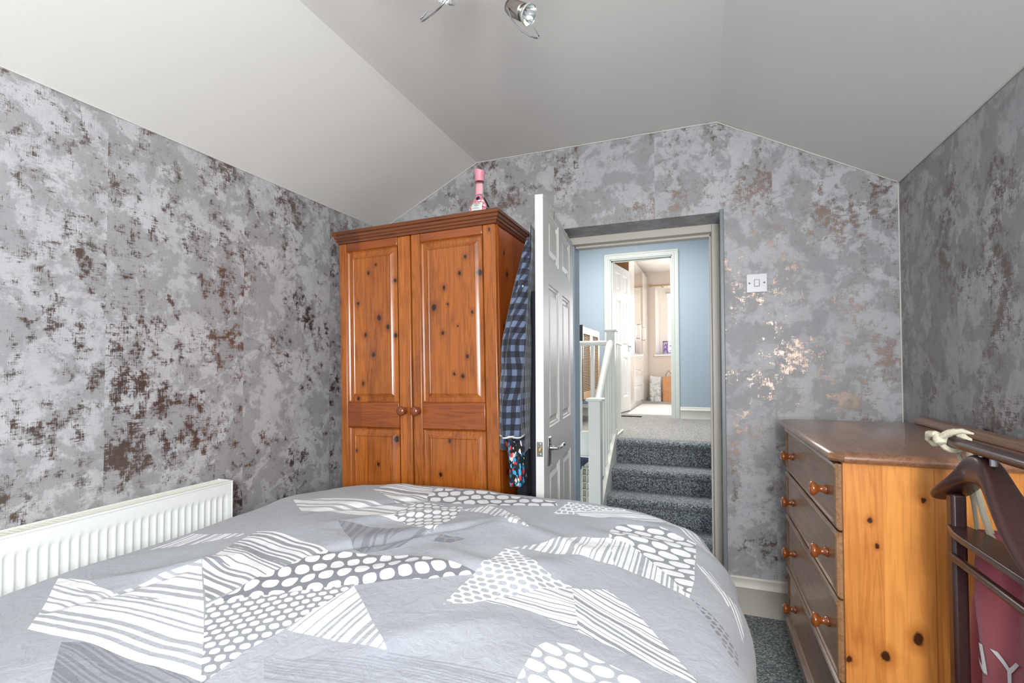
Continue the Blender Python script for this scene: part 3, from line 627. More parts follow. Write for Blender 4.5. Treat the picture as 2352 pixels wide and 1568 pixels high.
def cloth_grid(name, rows, mat, parent=None, uvs=None, close=True, thick=0.0, smooth=True):
    R_, K = len(rows), len(rows[0]); me = bpy.data.meshes.new(name); fs = []
    for i in range(R_-1):
        for j in range(K if close else K-1):
            j2 = (j+1) % K; fs.append((i*K+j, i*K+j2, (i+1)*K+j2, (i+1)*K+j))
    me.from_pydata([tuple(p) for r in rows for p in r], [], fs); me.materials.append(mat)
    if uvs:
        ul = me.uv_layers.new(name='UVMap')
        for p in me.polygons:
            js = [v % K for v in (me.loops[l].vertex_index for l in p.loop_indices)]; wrap = close and 0 in js and K-1 in js
            for l in p.loop_indices:
                vi = me.loops[l].vertex_index; i, j = divmod(vi, K); u, v = uvs[i][j]
                if wrap and j == 0 and len(uvs[i]) > K: u = uvs[i][K][0]
                ul.data[l].uv = (u, v)
    for p in me.polygons: p.use_smooth = smooth
    o = bpy.data.objects.new(name, me); C.objects.link(o)
    if thick: s = o.modifiers.new('thickness', 'SOLIDIFY'); s.thickness = thick; s.offset = 0
    if parent: put(o, parent)
    return o
def interp(tab, z):
    if z >= tab[0][0]: return tab[0][1]
    for (za, a), (zb, b) in zip(tab[:-1], tab[1:]):
        if zb <= z <= za: return a + (b-a)*(za-z)/(za-zb)
    return tab[-1][1]
def arc_uv(rows):
    out = []
    for r in rows:
        s_ = 0; o = [(0, r[0][2])]
        for a, b in zip(r, r[1:]+r[:1]): s_ += math.hypot(a[0]-b[0], a[1]-b[1]); o.append((s_, b[2]))
        out.append(o)
    return out
t = NT('blue_grey_plaid'); uv = t.coord('UV'); sx = t.n('ShaderNodeSeparateXYZ'); t.put(sx.inputs[0], uv)
fu = t.math('GREATER_THAN', t.math('FRACT', t.math('DIVIDE', sx.outputs[0], .042)), .5); fv = t.math('GREATER_THAN', t.math('FRACT', t.math('DIVIDE', sx.outputs[1], .047)), .5)
sm = t.math('MULTIPLY', t.math('ADD', fu, fv), .5); th = t.noise(t.mapv(uv, (900, 900, 1)), 1, 2, .5)
t.set(Base_Color=t.mix(t.math('MULTIPLY', th, .25), t.ramp(sm, [(0, lin(20, 21, 29)), (.5, lin(46, 52, 68)), (1, lin(100, 114, 140))]), lin(20, 22, 30)), Roughness=.9); t.b.inputs['Sheen Weight'].default_value = .2
M['plaid'] = t.m
# left-hand outline of the hanging shirt, measured down its length
XLEFT = [(1.70, -.632), (1.66, -.640), (1.56, -.664), (1.39, -.712), (1.21, -.734), (1.10, -.741), (.946, -.761), (.83, -.774)]
def hang_rows(ztop, zbot, n, xl, xr, yn, yf, fold, seed, cols=56, hem=0.0):
    rows = []
    for i in range(n+1):
        f = i/n; r = []
        for j in range(cols):
            s_ = j/cols; z = ztop + (zbot-ztop)*f
            if s_ < .5:   # left side, near -> far
                q = s_/.5; y = yn + (yf-yn)*q; x = xl(z, y)
                cap = min(1, q/.12); x = xr(z, y) + (x-xr(z, y))*math.sin(min(1, cap)*PI/2)
                x -= 0; amp = fold*math.sin(min(1, q/.15)*PI/2)
                x += amp*(math.sin(q*22+seed+z*2.1)*.6 + noise.noise(Vector((q*6, z*3, seed))))*min(1, (ztop-z)*3+.15)
            else:
                q = (1-s_)/.5; y = yn + (yf-yn)*q; x = xr(z, y)
            zz = z - hem*f*f*(.5+.5*math.cos(min(q, 1)*PI)) 
            r.append((x, y, zz))
        rows.append(r)
    return rows
def xr_door(z, y): return -.626 - (y-1.862)*.107
def xr_sh(z, y): return xr_door(z, y) - .030*min(1, max(0, 1.60-z)*4)
def xl_body(z, y):
    a = interp(XLEFT, z); lim = -.748
    return a if y < 1.885 else max(a, lim) if a > lim else a + (lim-a)*min(1, (y-1.885)/.02)
sh = thing('plaid_shirt', 'blue and black checked shirt hanging behind the open white door', 'shirt', (-.66, 1.95, 1.70))
rows = hang_rows(1.705, .832, 60, lambda z, y: min(xr_sh(z, y)-.003, xl_body(z, y)) if y < 1.95 else xl_body(z, y)*.6+xr_sh(z, y)*.4, xr_sh, 1.825, 2.20, .010, 1.0, 72, .035)
cloth_grid('shirt_body', rows, M['plaid'], sh, arc_uv(rows), True)
def sleeve_rows(zt, zb, n, c, r, cols=28, seed=0., sq=.75):
    rows = []
    for i in range(n+1):
        f = i/n; z = zt+(zb-zt)*f; cx, cy = c(f); rr = r(f); row = []
        for j in range(cols):
            a = 2*PI*j/cols; k = 1 + .16*math.sin(5*a+seed+f*3) + .20*noise.noise(Vector((math.cos(a)*1.4, math.sin(a)*1.4, z*9+seed)))
            row.append((cx+rr*k*math.cos(a)*sq, cy+rr*k*math.sin(a), z))
        rows.append(row)
    return rows
rows = sleeve_rows(1.66, .868, 40, lambda f: (-.640-.055*min(1, f*1.3), 1.842-.045*min(1, f*2)), lambda f: .004+.05*min(1, f*1.9)**.8+.003*f, seed=1.2)
cloth_grid('sleeve', rows, M['plaid'], sh, arc_uv(rows), True, .002)
rows = sleeve_rows(.872, .862, 2, lambda f: (-.695, 1.797), lambda f: .0565, seed=1.2)
cloth_grid('cuff_lining', rows, plain('cuff_white', lin(214, 212, 206), .8), sh, None, True, .001)
m = MB(); m.lathe([(.005, 0), (.005, .002), (0, .002)], (-.645, 1.7875, 1.455), (-.3, -1, 0), 12); put(m.build('button', M['white_plastic'], None), sh)
t = NT('bright_patterned_fabric'); v = t.n('ShaderNodeTexVoronoi'); t.put(v.inputs['Vector'], t.mapv(t.coord(), (1, 1, .7))); v.inputs['Scale'].default_value = 95; v.inputs['Randomness'].default_value = 1
sc_ = t.n('ShaderNodeSeparateColor'); t.put(sc_.inputs[0], v.outputs['Color'])
t.set(Base_Color=t.ramp(sc_.outputs[0], [(0, lin(14, 16, 22)), (.38, lin(18, 44, 66)), (.52, lin(66, 152, 196)), (.68, lin(20, 24, 34)), (.76, lin(196, 52, 56)), (.86, lin(214, 202, 186)), (.92, lin(38, 96, 110))], 'CONSTANT'), Roughness=.85)
pg = thing('patterned_garment', 'black garment with red and blue print hanging below the checked shirt', 'clothing', (-.68, 1.86, .85))
rows = sleeve_rows(.845, .662, 18, lambda f: (-.700+.010*f, 1.85), lambda f: .050-.010*f+.004*math.sin(f*9), seed=3.0, sq=.65)
cloth_grid('cloth', rows, t.m, pg, None, True, .002)
tn = plain('navy_jersey', lin(24, 26, 36), .9, bump=.3, bscale=40)
nt_ = thing('navy_trousers', 'dark navy trousers hanging beside the white door edge', 'trousers', (-.66, 1.98, 1.4))
rows = hang_rows(1.45, .36, 40, lambda z, y: xr_door(z, y)-.024-.004*math.sin(z*9), xr_door, 1.885, 2.12, .002, 4.0, 48)
cloth_grid('trouser_leg', rows, tn, nt_, None, True)
rows = sleeve_rows(.80, .36, 20, lambda f: (-.700, 1.965), lambda f: .045, seed=5.0, sq=.6)
cloth_grid('trouser_leg', rows, tn, nt_, None, True)

# ------------------------------------------------------------------ pine wardrobe
wr = thing('wardrobe', 'orange pine two-door wardrobe with moulded cornice in the left corner', 'wardrobe', (-1.611, 1.93, 0), (0, -.02, 0))
WW, WH, WD = .835, 1.752, .53
m = MB()
m.box(0, .02, .0, WD, .02, WH); m.box(WW-.02, WW, .0, WD, .02, WH); m.box(0, WW, WD-.01, WD, .02, WH); m.box(0, WW, .0, WD, WH-.02, WH); m.box(0, WW, 0, WD, .02, .10)
m.build('carcass', M['pine_side'], wr, bevel=.002)
m = MB(); cz0 = WH-.012
cpf = [(0, 0), (.005, 0), (.007, .010), (.012, .014), (.012, .023), (.017, .027), (.019, .038), (.025, .042), (.025, .054), (.022, .058), (0, .058)]
# mitred cornice: front and both sides
for i in range(len(cpf)-1):
    (a, z1_), (b, z2_) = cpf[i], cpf[i+1]
    m.quad((-a, -.022-a, cz0+z1_), (WW+a, -.022-a, cz0+z1_), (WW+b, -.022-b, cz0+z2_), (-b, -.022-b, cz0+z2_))
    m.quad((WW+a, -.022-a, cz0+z1_), (WW+a, WD, cz0+z1_), (WW+b, WD, cz0+z2_), (WW+b, -.022-b, cz0+z2_))
    m.quad((-a, -.022-a, cz0+z1_), (-a, WD, cz0+z1_), (-b, WD, cz0+z2_), (-b, -.022-b, cz0+z2_))
m.quad((-0, -.022, cz0), (WW, -.022, cz0), (WW, WD, cz0), (0, WD, cz0))
m.build('cornice', M['pine_cornice'], wr, smooth=True, angle=30)
pp = [(0, .0), (.004, .010), (.010, .014), (.018, .013), (.028, .010), (.040, .002), (.043, .004), (.045, .004)]
fnw = lambda u, v, d: (u, -.024+d, v)
def wdoor(x0, x1, p0, p1, knobx, rnd_side):
    z0, z1 = .10, WH-.012
    root = MB(); holes = [(p0, p1, .20, .850), (p0, p1, .968, 1.700)]
    root.box(x0, x1, -.004, 0, z0, z1)
    d = root.build('door', M['pine_panel'], wr)
    # stiles
    for a, b in ((x0, p0), (p1, x1)):
        mm = MB(); mm.box(a, b, -.024, -.002, z0, z1); mm.build('stile', M['pine_panel'], d, bevel=.004 if b-a < .06 else .006)
    for a, b, pr_, mt in ((z0, .20, 0, 'pine_rail'), (.850, .968, .003, 'pine_rail'), (1.700, z1, 0, 'pine_rail')):
        mm = MB(); mm.box(p0, p1, -.024-pr_, -.002, a, b); mm.build('rail', M[mt], d, bevel=.004)
    for a, b in ((.20, .850), (.968, 1.700)):
        mm = MB(); mm.rings(p0, p1, a, b, pp, fnw); mm.build('raised_panel', M['pine_panel'], d, smooth=True, angle=18)
    mm = MB(); mm.lathe([(.015, 0), (.016, .004), (.013, .008), (.0105, .014), (.011, .020), (.018, .026), (.022, .033), (.0215, .040), (.016, .046), (.006, .049), (0, .0495)], (knobx, -.024, .932), (0, -1, 0), 28)
    mm.build('knob', M['knob_wood'], d, smooth=True, angle=60)
wdoor(.002, .404, .042, .336, .368, 1)
wdoor(.411, .833, .458, .772, .440, -1)

# the cordial bottle on top of the wardrobe
bt = thing('cordial_bottle', 'flared glass cordial bottle with pink cap and floral label on the wardrobe top', 'bottle', (-.913, 1.968, 1.812))
t = NT('clear_bottle_glass'); t.set(Base_Color=(.96, .93, .94), Roughness=.03, Transmission_Weight=1.0, IOR=1.3)
m = MB(); m.lathe([(.0, 0), (.047, .0), (.051, .006), (.051, .022), (.047, .040), (.033, .068), (.022, .086), (.0175, .105), (.016, .150), (.016, .172), (0, .172)], seg=28, sy=.62); m.build('glass', t.m, bt, smooth=True, angle=50)
t = NT('pink_cordial'); t.set(Base_Color=lin(80, 20, 30), Roughness=.1, Transmission_Weight=.4)
m = MB(); m.lathe([(0, .003), (.047, .003), (.048, .022), (.046, .030), (0, .030)], seg=28, sy=.6); m.build('cordial', t.m, bt, smooth=True)
t = NT('floral_sleeve'); v = t.n('ShaderNodeTexVoronoi'); t.put(v.inputs['Vector'], t.coord()); v.inputs['Scale'].default_value = 130
sc_ = t.n('ShaderNodeSeparateColor'); t.put(sc_.inputs[0], v.outputs['Color'])
t.set(Base_Color=t.ramp(sc_.outputs[0], [(0, lin(214, 120, 140)), (.4, lin(196, 84, 112)), (.55, lin(150, 170, 176)), (.66, lin(224, 150, 158)), (.8, lin(206, 150, 96)), (.88, lin(66, 60, 50)), (.93, lin(226, 220, 220))], 'CONSTANT'), Roughness=.35)
# sleeve: curved label hugging the front of the bottle
def label_patch(name, zs, halfw, off, mat):
    prof = [(0, .0515), (.006, .0515), (.022, .0515), (.040, .0475), (.068, .0335), (.086, .0225), (.105, .018), (.150, .0165)]
    def rad(z):
        for (a, ra), (b, rb) in zip(prof[:-1], prof[1:]):
            if a <= z <= b: return ra+(rb-ra)*(z-a)/(b-a)
        return prof[-1][1]
    mm = MB(); K = 14; vs = []; fs = []
    for z in zs:
        for k in range(K+1):
            x = halfw(z)*(2*k/K-1); r = rad(z)+off; x = max(-r*.98, min(r*.98, x)); y = -.62*math.sqrt(max(0, r*r-x*x))-off*.5
            vs.append((x, y, z))
    n_ = K+1
    for i in range(len(zs)-1):
        for k in range(K): fs.append((i*n_+k, i*n_+k+1, (i+1)*n_+k+1, (i+1)*n_+k))
    mm.add(vs, fs); return mm.build(name, mat, bt, smooth=True)
label_patch('floral_label', [.004+.006*i for i in range(16)], lambda z: .040 if z < .045 else max(.013, .040-(z-.045)*.62), .0008, t.m)
label_patch('neck_label', [.098+.006*i for i in range(9)], lambda z: .016, .0012, plain('pink_label', lin(222, 160, 164), .4))
label_patch('white_label', [.020+.004*i for i in range(10)], lambda z: .0245, .0022, plain('label_paper', lin(216, 220, 216), .6))
def text(name, body, size, mat, parent, mw, depth=.0004, bend=None, space=1.0, sub=0):
    cu = bpy.data.curves.new(name, 'FONT'); cu.body = body; cu.size = size; cu.extrude = depth; cu.align_x = 'CENTER'; cu.align_y = 'CENTER'; cu.space_character = space
    tmp = bpy.data.objects.new('tmp', cu); C.objects.link(tmp); dg = bpy.context.evaluated_depsgraph_get(); dg.update()
    me = bpy.data.meshes.new_from_object(tmp.evaluated_get(dg)); bpy.data.objects.remove(tmp)
    me.transform(mw)
    if bend:
        b_ = bmesh.new(); b_.from_mesh(me); bmesh.ops.triangulate(b_, faces=b_.faces[:])
        for _ in range(sub): bmesh.ops.subdivide_edges(b_, edges=[e for e in b_.edges if e.calc_length() > .004], cuts=1); bmesh.ops.triangulate(b_, faces=b_.faces[:])
        b_.to_mesh(me); b_.free()
        for v_ in me.vertices: v_.co = bend(v_.co)
    me.name = name; me.materials.clear(); me.materials.append(mat); o = bpy.data.objects.new(name, me); C.objects.link(o)
    if parent: o.parent = parent
    return o
ink = plain('label_ink', lin(60, 62, 60), .6)
RX = Matrix.Rotation(PI/2, 4, 'X')
bend = lambda c: Vector((c.x, -.62*math.sqrt(max(0, .054**2-c.x**2)) - .0025 + (c.y), c.z))
text('lettering', 'FLORAL', .0088, ink, bt, Matrix.Translation((0, 0, .049)) @ RX, bend=bend, space=1.25)
text('lettering', 'CORDIAL', .0055, ink, bt, Matrix.Translation((0, 0, .041)) @ RX, bend=bend)
m = MB(); m.box(-.008, .008, -.0365, -.036, .0335, .0342); m.box(-.016, .016, -.0368, -.0363, .0275, .0285); m.build('small_print', ink, bt)
m = MB(); m.lathe([(.009, 0), (.009, .0006), (.006, .0006), (.006, .0001)], (0, -.0195, .077), (0, -1, .35), 20); m.build('round_seal', plain('seal_navy', lin(28, 28, 60), .4), bt)
m = MB(); m.lathe([(.0195, .160), (.0205, .158), (.0225, .190), (.0262, .212), (.024, .214), (.010, .214), (0, .214)], seg=28)
m.v = [(x, y, z - (.010*(x/.026+1)/2 if z > .2 else 0)) for x, y, z in m.v]
m.build('cap', plain('pink_cap', lin(212, 140, 152), .4), bt, smooth=True, angle=50)

# ------------------------------------------------------------------ radiator
rd = thing('radiator', 'white ribbed panel radiator on the wallpapered wall beside the bed', 'radiator', (-1.728, .60, .13))
RY0, RY1, RZ0, RZ1 = -.95, .803, 0, .562
m = MB(); P_ = .0245; ny = int((RY1-.022-RY0)/P_); zr = [0, .03, .045, .055, .06] + [.495, .50, .505, .512, .522, .562]; ys = [RY0]
k0 = RY1-.022-ny*P_
vs = []; fs = []; cols = []
for i in range(ny):
    for q in (0, .12, .24, .36, .76, .88): cols.append((k0+(i+q)*P_, q))
cols.append((RY1-.022, 0)); cols.append((RY1, 0))
def env(z, q):
    base = {0: 0, .12: .12, .24: .8, .36: 1, .76: 1, .88: .45}[q]
    top = .515 - .012*(abs(q-.5)/.5)**2
    e = max(0, min(1, (top-z)/.010)) * max(0, min(1, (z-.045)/.015)); return base*e
for z in zr:
    for (y, q) in cols: vs.append((.0032*env(z, q)*-1 + 0.0, y, z))
n_ = len(cols)
for i in range(len(zr)-1):
    for j in range(n_-1): fs.append((i*n_+j, i*n_+j+1, (i+1)*n_+j+1, (i+1)*n_+j))
m.add(vs, fs); m.build('front_panel', M['radiator'], rd, smooth=True, angle=40)
m = MB(); m.box(-.075, -.012, RY0, RY1-.006, .01, .54); m.build('core', M['radiator'], rd)
m = MB(); m.box(-.080, .0015, RY1-.006, RY1, 0, .564); m.box(-.006, .002, RY0, RY1, .556, .564); m.box(-.080, -.075, RY0, RY1, .54, .562); m.build('side_cover', M['radiator'], rd, bevel=.0015)
m = MB()
nb = int((RY1-RY0)/.018)
for i in range(nb):
    y = RY0+.018*i; m.add([(-.074, y, .552), (-.006, y+.012, .552), (-.006, y+.017, .560), (-.074, y+.005, .560)], [(0, 1, 2, 3)])
    m.add([(-.074, y+.012, .552), (-.006, y, .552), (-.006, y+.005, .557), (-.074, y+.017, .557)], [(0, 1, 2, 3)])
gr = m.build('top_grille', M['radiator_grille'], rd); gr['kind'] = 'stuff'
for yb in (-.6, .5):
    m = MB(); m.box(-.092, -.07, yb, yb+.03, .1, .5); m.build('wall_bracket', M['radiator'], rd)

# ------------------------------------------------------------------ chest of drawers
ch = thing('chest_of_drawers', 'stained pine chest of four drawers with round knobs against the right wall', 'chest of drawers', (0.335, 1.465, 0))
CX0, CX1, CY0, CY1 = .335, .772, 1.465, 2.275
def cput(o, p=None): 
    o.parent = p or ch
    if p is None: o.matrix_parent_inverse = Matrix.Translation(ch.location).inverted()
    return o
m = MB(); m.box(CX0+.004, CX1, CY0, CY0+.02, .07, .893); cput(m.build('side_panel', M['chest_side'], None, bevel=.002))
m = MB(); m.box(CX0+.004, CX1, CY1-.02, CY1, .07, .893); cput(m.build('side_panel', M['chest_side'], None, bevel=.002))
m = MB(); m.box(CX0+.025, CX1, CY0+.02, CY1-.02, .07, .89); cput(m.build('carcass', M['chest_front'], None))
# top with rounded, clipped corners
def outline(off):
    c_ = .03; x0, x1, y0_, y1_ = CX0-.028+off, CX1+.012, CY0-.026+off, CY1+.022-off
    return [(x0, y0_+c_), (x0+c_, y0_), (x1, y0_), (x1, y1_), (x0+c_, y1_), (x0, y1_-c_)]
m = MB(); lv = [(.012, .893), (.003, .896), (0, .902), (0, .908), (.003, .914), (.010, .919), (.014, .920)]
n_ = 6; vs = []; fs = []
for off, z in lv: vs += [(x, y, z) for x, y in outline(off)]
for i in range(len(lv)-1):
    for k in range(n_): fs.append((i*n_+k, i*n_+(k+1) % n_, (i+1)*n_+(k+1) % n_, (i+1)*n_+k))
fs.append(tuple(range(n_))[::-1]); fs.append(tuple(range((len(lv)-1)*n_, len(lv)*n_))); m.add(vs, fs)
cput(m.build('top', M['chest_top'], None, smooth=True, angle=28))
m = MB(); pts = [(.752, .920), (.752, .930), (.757, .940), (.768, .947), (.782, .948), (.782, .920)]
m.prism([(x, 1.30-.0, z) for x, z in pts], (0, .0, 0)) if False else None
m.prism([(x, CY0-.02, z) for x, z in pts], (0, CY1-CY0+.0, 0)); cput(m.build('upstand', M['chest_top'], None, bevel=.002))
dp = [(0, 0), (0, .010), (.004, .016), (.010, .018), (.013, .013), (.018, .012)]
knob_prof = [(.013, 0), (.0145, .004), (.0115, .009), (.0085, .017), (.010, .022), (.017, .028), (.021, .034), (.0195, .040), (.012, .0445), (0, .046)]
for za, zb in ((.715, .885), (.541, .709), (.329, .535), (.122, .323)):
    m = MB(); m.rings(CY0+.014, CY1-.014, za, zb, dp, lambda u, v, d: (CX0+.008-d, u, v)); d = cput(m.build('drawer', M['chest_front'], None, smooth=True, angle=20))
    m = MB(); m.tube([(CX0-.006, CY0+.015, zb-.006), (CX0-.006, CY1-.015, zb-.006)], .008, 8); cput(m.build('drawer_lip', M['chest_bead'], None, smooth=True), d)
    for y in (1.60, 2.12):
        m = MB(); m.lathe(knob_prof, (CX0-.003, y, (za+zb)/2-.008), (-1, 0, 0), 24); cput(m.build('knob', M['chest_knob'], None, smooth=True, angle=60), d)
m = MB(); m.prism([(CX0-.016, CY0-.004, .07), (CX0-.016, CY0-.004, .105), (CX0-.006, CY0-.004, .118), (CX0+.02, CY0-.004, .118), (CX0+.02, CY0-.004, .07)], (0, CY1-CY0+.008, 0)); cput(m.build('plinth', M['chest_bead'], None, bevel=.002))
for x in (CX0+.03, CX1-.06):
    for y in (CY0+.05, CY1-.045):
        m = MB(); m.lathe([(.030, .072), (.036, .058), (.040, .038), (.034, .014), (.024, 0)][::-1], (x, y, 0), seg=20); cput(m.build('bun_foot', M['chest_bead'], None, smooth=True))

# ------------------------------------------------------------------ valet stand
vl = thing('valet_stand', 'dark mahogany valet stand with shaped hanger and trouser bars by the right wall', 'valet stand', (.50, 1.10, 0))
def vput(o): o.parent = vl; o.matrix_parent_inverse = Matrix.Translation(vl.location).inverted(); return o
MH = M['mahogany']
for y in (1.285, .90):
    m = MB(); m.prism([(.487, y-.015, 0), (.513, y-.015, 0), (.513, y+.015, 0), (.487, y+.015, 0)], (0, .006 if y > 1 else 0, .872)); vput(m.build('post', MH, None, bevel=.006, seg=3))
m = MB(); m.tube([(.50, .87, .977), (.50, 1.0, .978), (.50, 1.2, .978), (.50, 1.353, .979)], .016, 12, ry=.011); vput(m.build('top_bar', MH, None, smooth=True))
for y in (1.185, 1.147):
    m = MB(); m.lathe([(.006, 0), (.006, .018)], (.50, y, .955), (0, 0, 1), 12); vput(m.build('peg', M['chrome'], None, smooth=True))
# hanger: thick shaped board, lofted along its arms
HG = [(1.356, .846, .016, .012), (1.348, .853, .030, .020), (1.315, .871, .036, .022), (1.28, .890, .034, .026), (1.248, .912, .028, .036), (1.225, .934, .022, .056), (1.205, .938, .020, .060), (1.175, .938, .020, .060), (1.155, .930, .022, .056), (1.128, .905, .026, .040), (1.08, .866, .034, .028), (1.02, .82, .036, .022), (.965, .79, .030, .018), (.955, .785, .014, .010)]
vs = []; fs = []; K = 14
for i, (y, z, wx, hz) in enumerate(HG):
    for k in range(K):
        a = 2*PI*k/K; vs.append((.503+wx*math.copysign(abs(math.cos(a))**.7, math.cos(a)), y, z+hz*.5*math.copysign(abs(math.sin(a))**.7, math.sin(a))))
for i in range(len(HG)-1):
    for k in range(K): fs.append((i*K+k, i*K+(k+1) % K, (i+1)*K+(k+1) % K, (i+1)*K+k))
fs.append(tuple(range(K))[::-1]); fs.append(tuple(range((len(HG)-1)*K, len(HG)*K)))
m = MB(); m.add(vs, fs); o = vput(m.build('hanger', MH, None, smooth=True, angle=60)); ss = o.modifiers.new('sub', 'SUBSURF'); ss.levels = 2; ss.render_levels = 2
m = MB(); vs = []
TB = [(1.292, .018), (1.27, .022), (1.235, .030), (1.20, .032), (1.0, .032), (.93, .024), (.90, .020)]
m.prism([(.500-w_, y, .792) for y, w_ in TB] + [(.500+w_, y, .792) for y, w_ in TB[::-1]], (0, 0, .014)); vput(m.build('trouser_bar', MH, None, bevel=.004, seg=3))
m = MB(); m.tube([(.488, 1.28, .742), (.488, .90, .742)], .0085, 12); vput(m.build('rod', MH, None, smooth=True))
m = MB(); m.box(.40, .60, 1.262, 1.308, 0, .04); vput(m.build('foot', MH, None, bevel=.008)); m = MB(); m.box(.40, .60, .877, .923, 0, .04); vput(m.build('foot', MH, None, bevel=.008))
m = MB(); m.box(.485, .515, .92, 1.265, .16, .19); vput(m.build('stretcher', MH, None, bevel=.004))
# sweatshirt hanging from the hanger
def sweat_x(y, z):
    q = (1.42-y)/.5
    return .545 - .016*math.sin(q*17+z*3.0+.6) - .009*math.sin(q*33-z*6+1.1) + .030*noise.noise(Vector((q*5, z*4, 2.0))) - .018*max(0, .62-z)
YTOP = [(.79, 1.30), (.775, 1.325), (.755, 1.335), (.70, 1.36), (.61, 1.395), (.46, 1.385), (.15, 1.38)]
rows = []
for i in range(61):
    z = .792 - .62*i/60; ymax = interp(YTOP, z); ymin = .90; row = []
    for j in range(100):
        s_ = j/100
        if s_ < .62: q = s_/.62; y = ymax + (ymin-ymax)*q; x = sweat_x(y, z); e = min(1, q/.05, (1-q)/.05); x = .565 + (x-.565)*math.sqrt(max(0, 1-(1-e)**2))
        else: q = (1-s_)/.38; y = ymax + (ymin-ymax)*q; x = .590 + .008*math.sin(q*12+z*4); e = min(1, q/.08, (1-q)/.08); x = .565 + (x-.565)*math.sqrt(max(0, 1-(1-e)**2))
        zz = z + (.018*math.sin((1.33-y)*12) if i < 12 else 0)*(1-i/12)
        row.append((x, y, zz))
    rows.append(row)
t = NT('marl_maroon_jersey'); nz = t.noise(t.coord(), 420, 2, .6); n2 = t.noise(t.coord(), 9, 4, .6); t.set(Base_Color=t.mix(t.math('MULTIPLY', nz, .6), lin(146, 68, 78), lin(178, 98, 106)), Roughness=.95); t.b.inputs['Sheen Weight'].default_value = .3; t.bump(t.math('ADD', n2, t.math('MULTIPLY', nz, .1)), .5, .012)
sw = thing('sweatshirt', 'maroon hooded sweatshirt with white letters hanging from the valet stand', 'sweatshirt', (.57, 1.1, .79))
cloth_grid('sweatshirt_body', rows, t.m, sw, None, True)
RL = Matrix.Rotation(-PI/2, 4, 'Z') @ Matrix.Rotation(PI/2, 4, 'X')
def on_sweat(c): return Vector((sweat_x(c.y, c.z)-.004 - c.x*0, c.y, c.z))
o = text('lettering', 'NY', .085, plain('screen_print_white', lin(214, 212, 214), .8), None, Matrix.Translation((0, 1.245, .552)) @ RL, depth=0, bend=on_sweat, space=1.1, sub=3)
put(o, sw)
cd = thing('drawstring', 'cream cotton drawstring tied over the top bar of the valet stand', 'cord', (.50, 1.33, .99))
CM = plain('cream_cotton_cord', lin(212, 204, 180), .9, bump=.6, bscale=500)
def cordpts(l, x): f = x/.485; return [(x, y*f, 1.14-(1.14-z)*f) for y, z in l]
m = MB(); m.tube([(.492, 1.296, .992)] + cordpts([(1.249, .975), (1.232, .955), (1.216, .934)], .515) + cordpts([(1.196, .905), (1.184, .878), (1.175, .840), (1.170, .80)], .54), .0045, 8); o = m.build('cord_end', CM, None, smooth=True); put(o, cd)
m = MB(); m.tube([(.505, 1.290, .996), (.520, 1.285, .985)] + cordpts([(1.195, .95), (1.176, .910), (1.150, .866), (1.122, .828), (1.11, .80)], .535), .0065, 8); o = m.build('cord_end', CM, None, smooth=True); put(o, cd)
m = MB()
m.tube([(.50+.021*math.cos(a*PI/8), 1.296+.003*math.sin(a), .980+.020*math.sin(a*PI/8)) for a in range(17)], .006, 8, up=(0, 1, 0))
m.tube([(.482, 1.288, .985), (.470, 1.300, .992), (.466, 1.318, .990), (.470, 1.330, .978), (.476, 1.322, .970), (.480, 1.302, .975)], .0075, 8)
m.tube([(.478, 1.285, .990), (.484, 1.270, 1.0), (.497, 1.250, 1.006), (.508, 1.235, 1.003)], [.0075, .007, .005, .002], 8)
m.lathe([(0, -.014), (.010, -.009), (.013, 0), (.010, .009), (0, .014)], (.476, 1.293, .983), (0, .4, 1), 14)
o = m.build('knot', CM, None, smooth=True); put(o, cd)

# ------------------------------------------------------------------ bed and duvet
bd = thing('bed', 'double bed hidden under the grey patchwork duvet', 'bed', (-.8, .65, 0))
m = MB(); m.box(-1.54, -.04, -.72, 1.72, .07, .28); put(m.build('bed_base', plain('divan_fabric', lin(110, 112, 116), .9, bump=.2, bscale=200), None, bevel=.01), bd)
m = MB(); m.box(-1.53, -.05, -.72, 1.71, .28, .50); put(m.build('mattress', plain('mattress_ticking', lin(220, 220, 216), .9), None, bevel=.03, seg=3), bd)
for x in (-1.45, -.14):
    for y in (-.6, 1.6):
        m = MB(); m.lathe([(.022, 0), (.03, .07)], (x, y, 0), seg=14); put(m.build('leg', M['black'], None), bd)
IX0, IX1, IY1, CR, AA = -1.53, -.035, 1.715, .24, .145
def ztop(x, y):
    z = .594 + .062*math.exp(-((x+.80)/.52)**4*.6)*min(1, .35+max(0, y)*.45)
    z += .012*noise.noise(Vector((x*2.6, y*2.2, 1.0))) + .007*noise.noise(Vector((x*7, y*5.5, 4.0)))
    z += .020*math.exp(-((x+.12)/.2)**2)*min(1, max(0, y-1.2)*2.5) + .010*math.exp(-((x+1.6)/.25)**2)*min(1, max(0, y-.8)*3)
    # soft folds running across the cover
    for (ax, ay, bx, by, a, w_) in FOLDS:
        dx, dy = bx-ax, by-ay; L = math.hypot(dx, dy); tt_ = ((x-ax)*dx+(y-ay)*dy)/(L*L); d = ((x-ax)*dy-(y-ay)*dx)/L
        e = max(0, 1-abs(2*tt_-1)**3) if 0 < tt_ < 1 else 0
        d += .012*noise.noise(Vector((tt_*4, ax*9, 0)))
        z += a*e*math.exp(-(d/w_)**2)
    r = noise.noise(Vector((x*15+y*7, y*13-x*6, 8.0))); z += .0012*(1-abs(r))**3
    return z
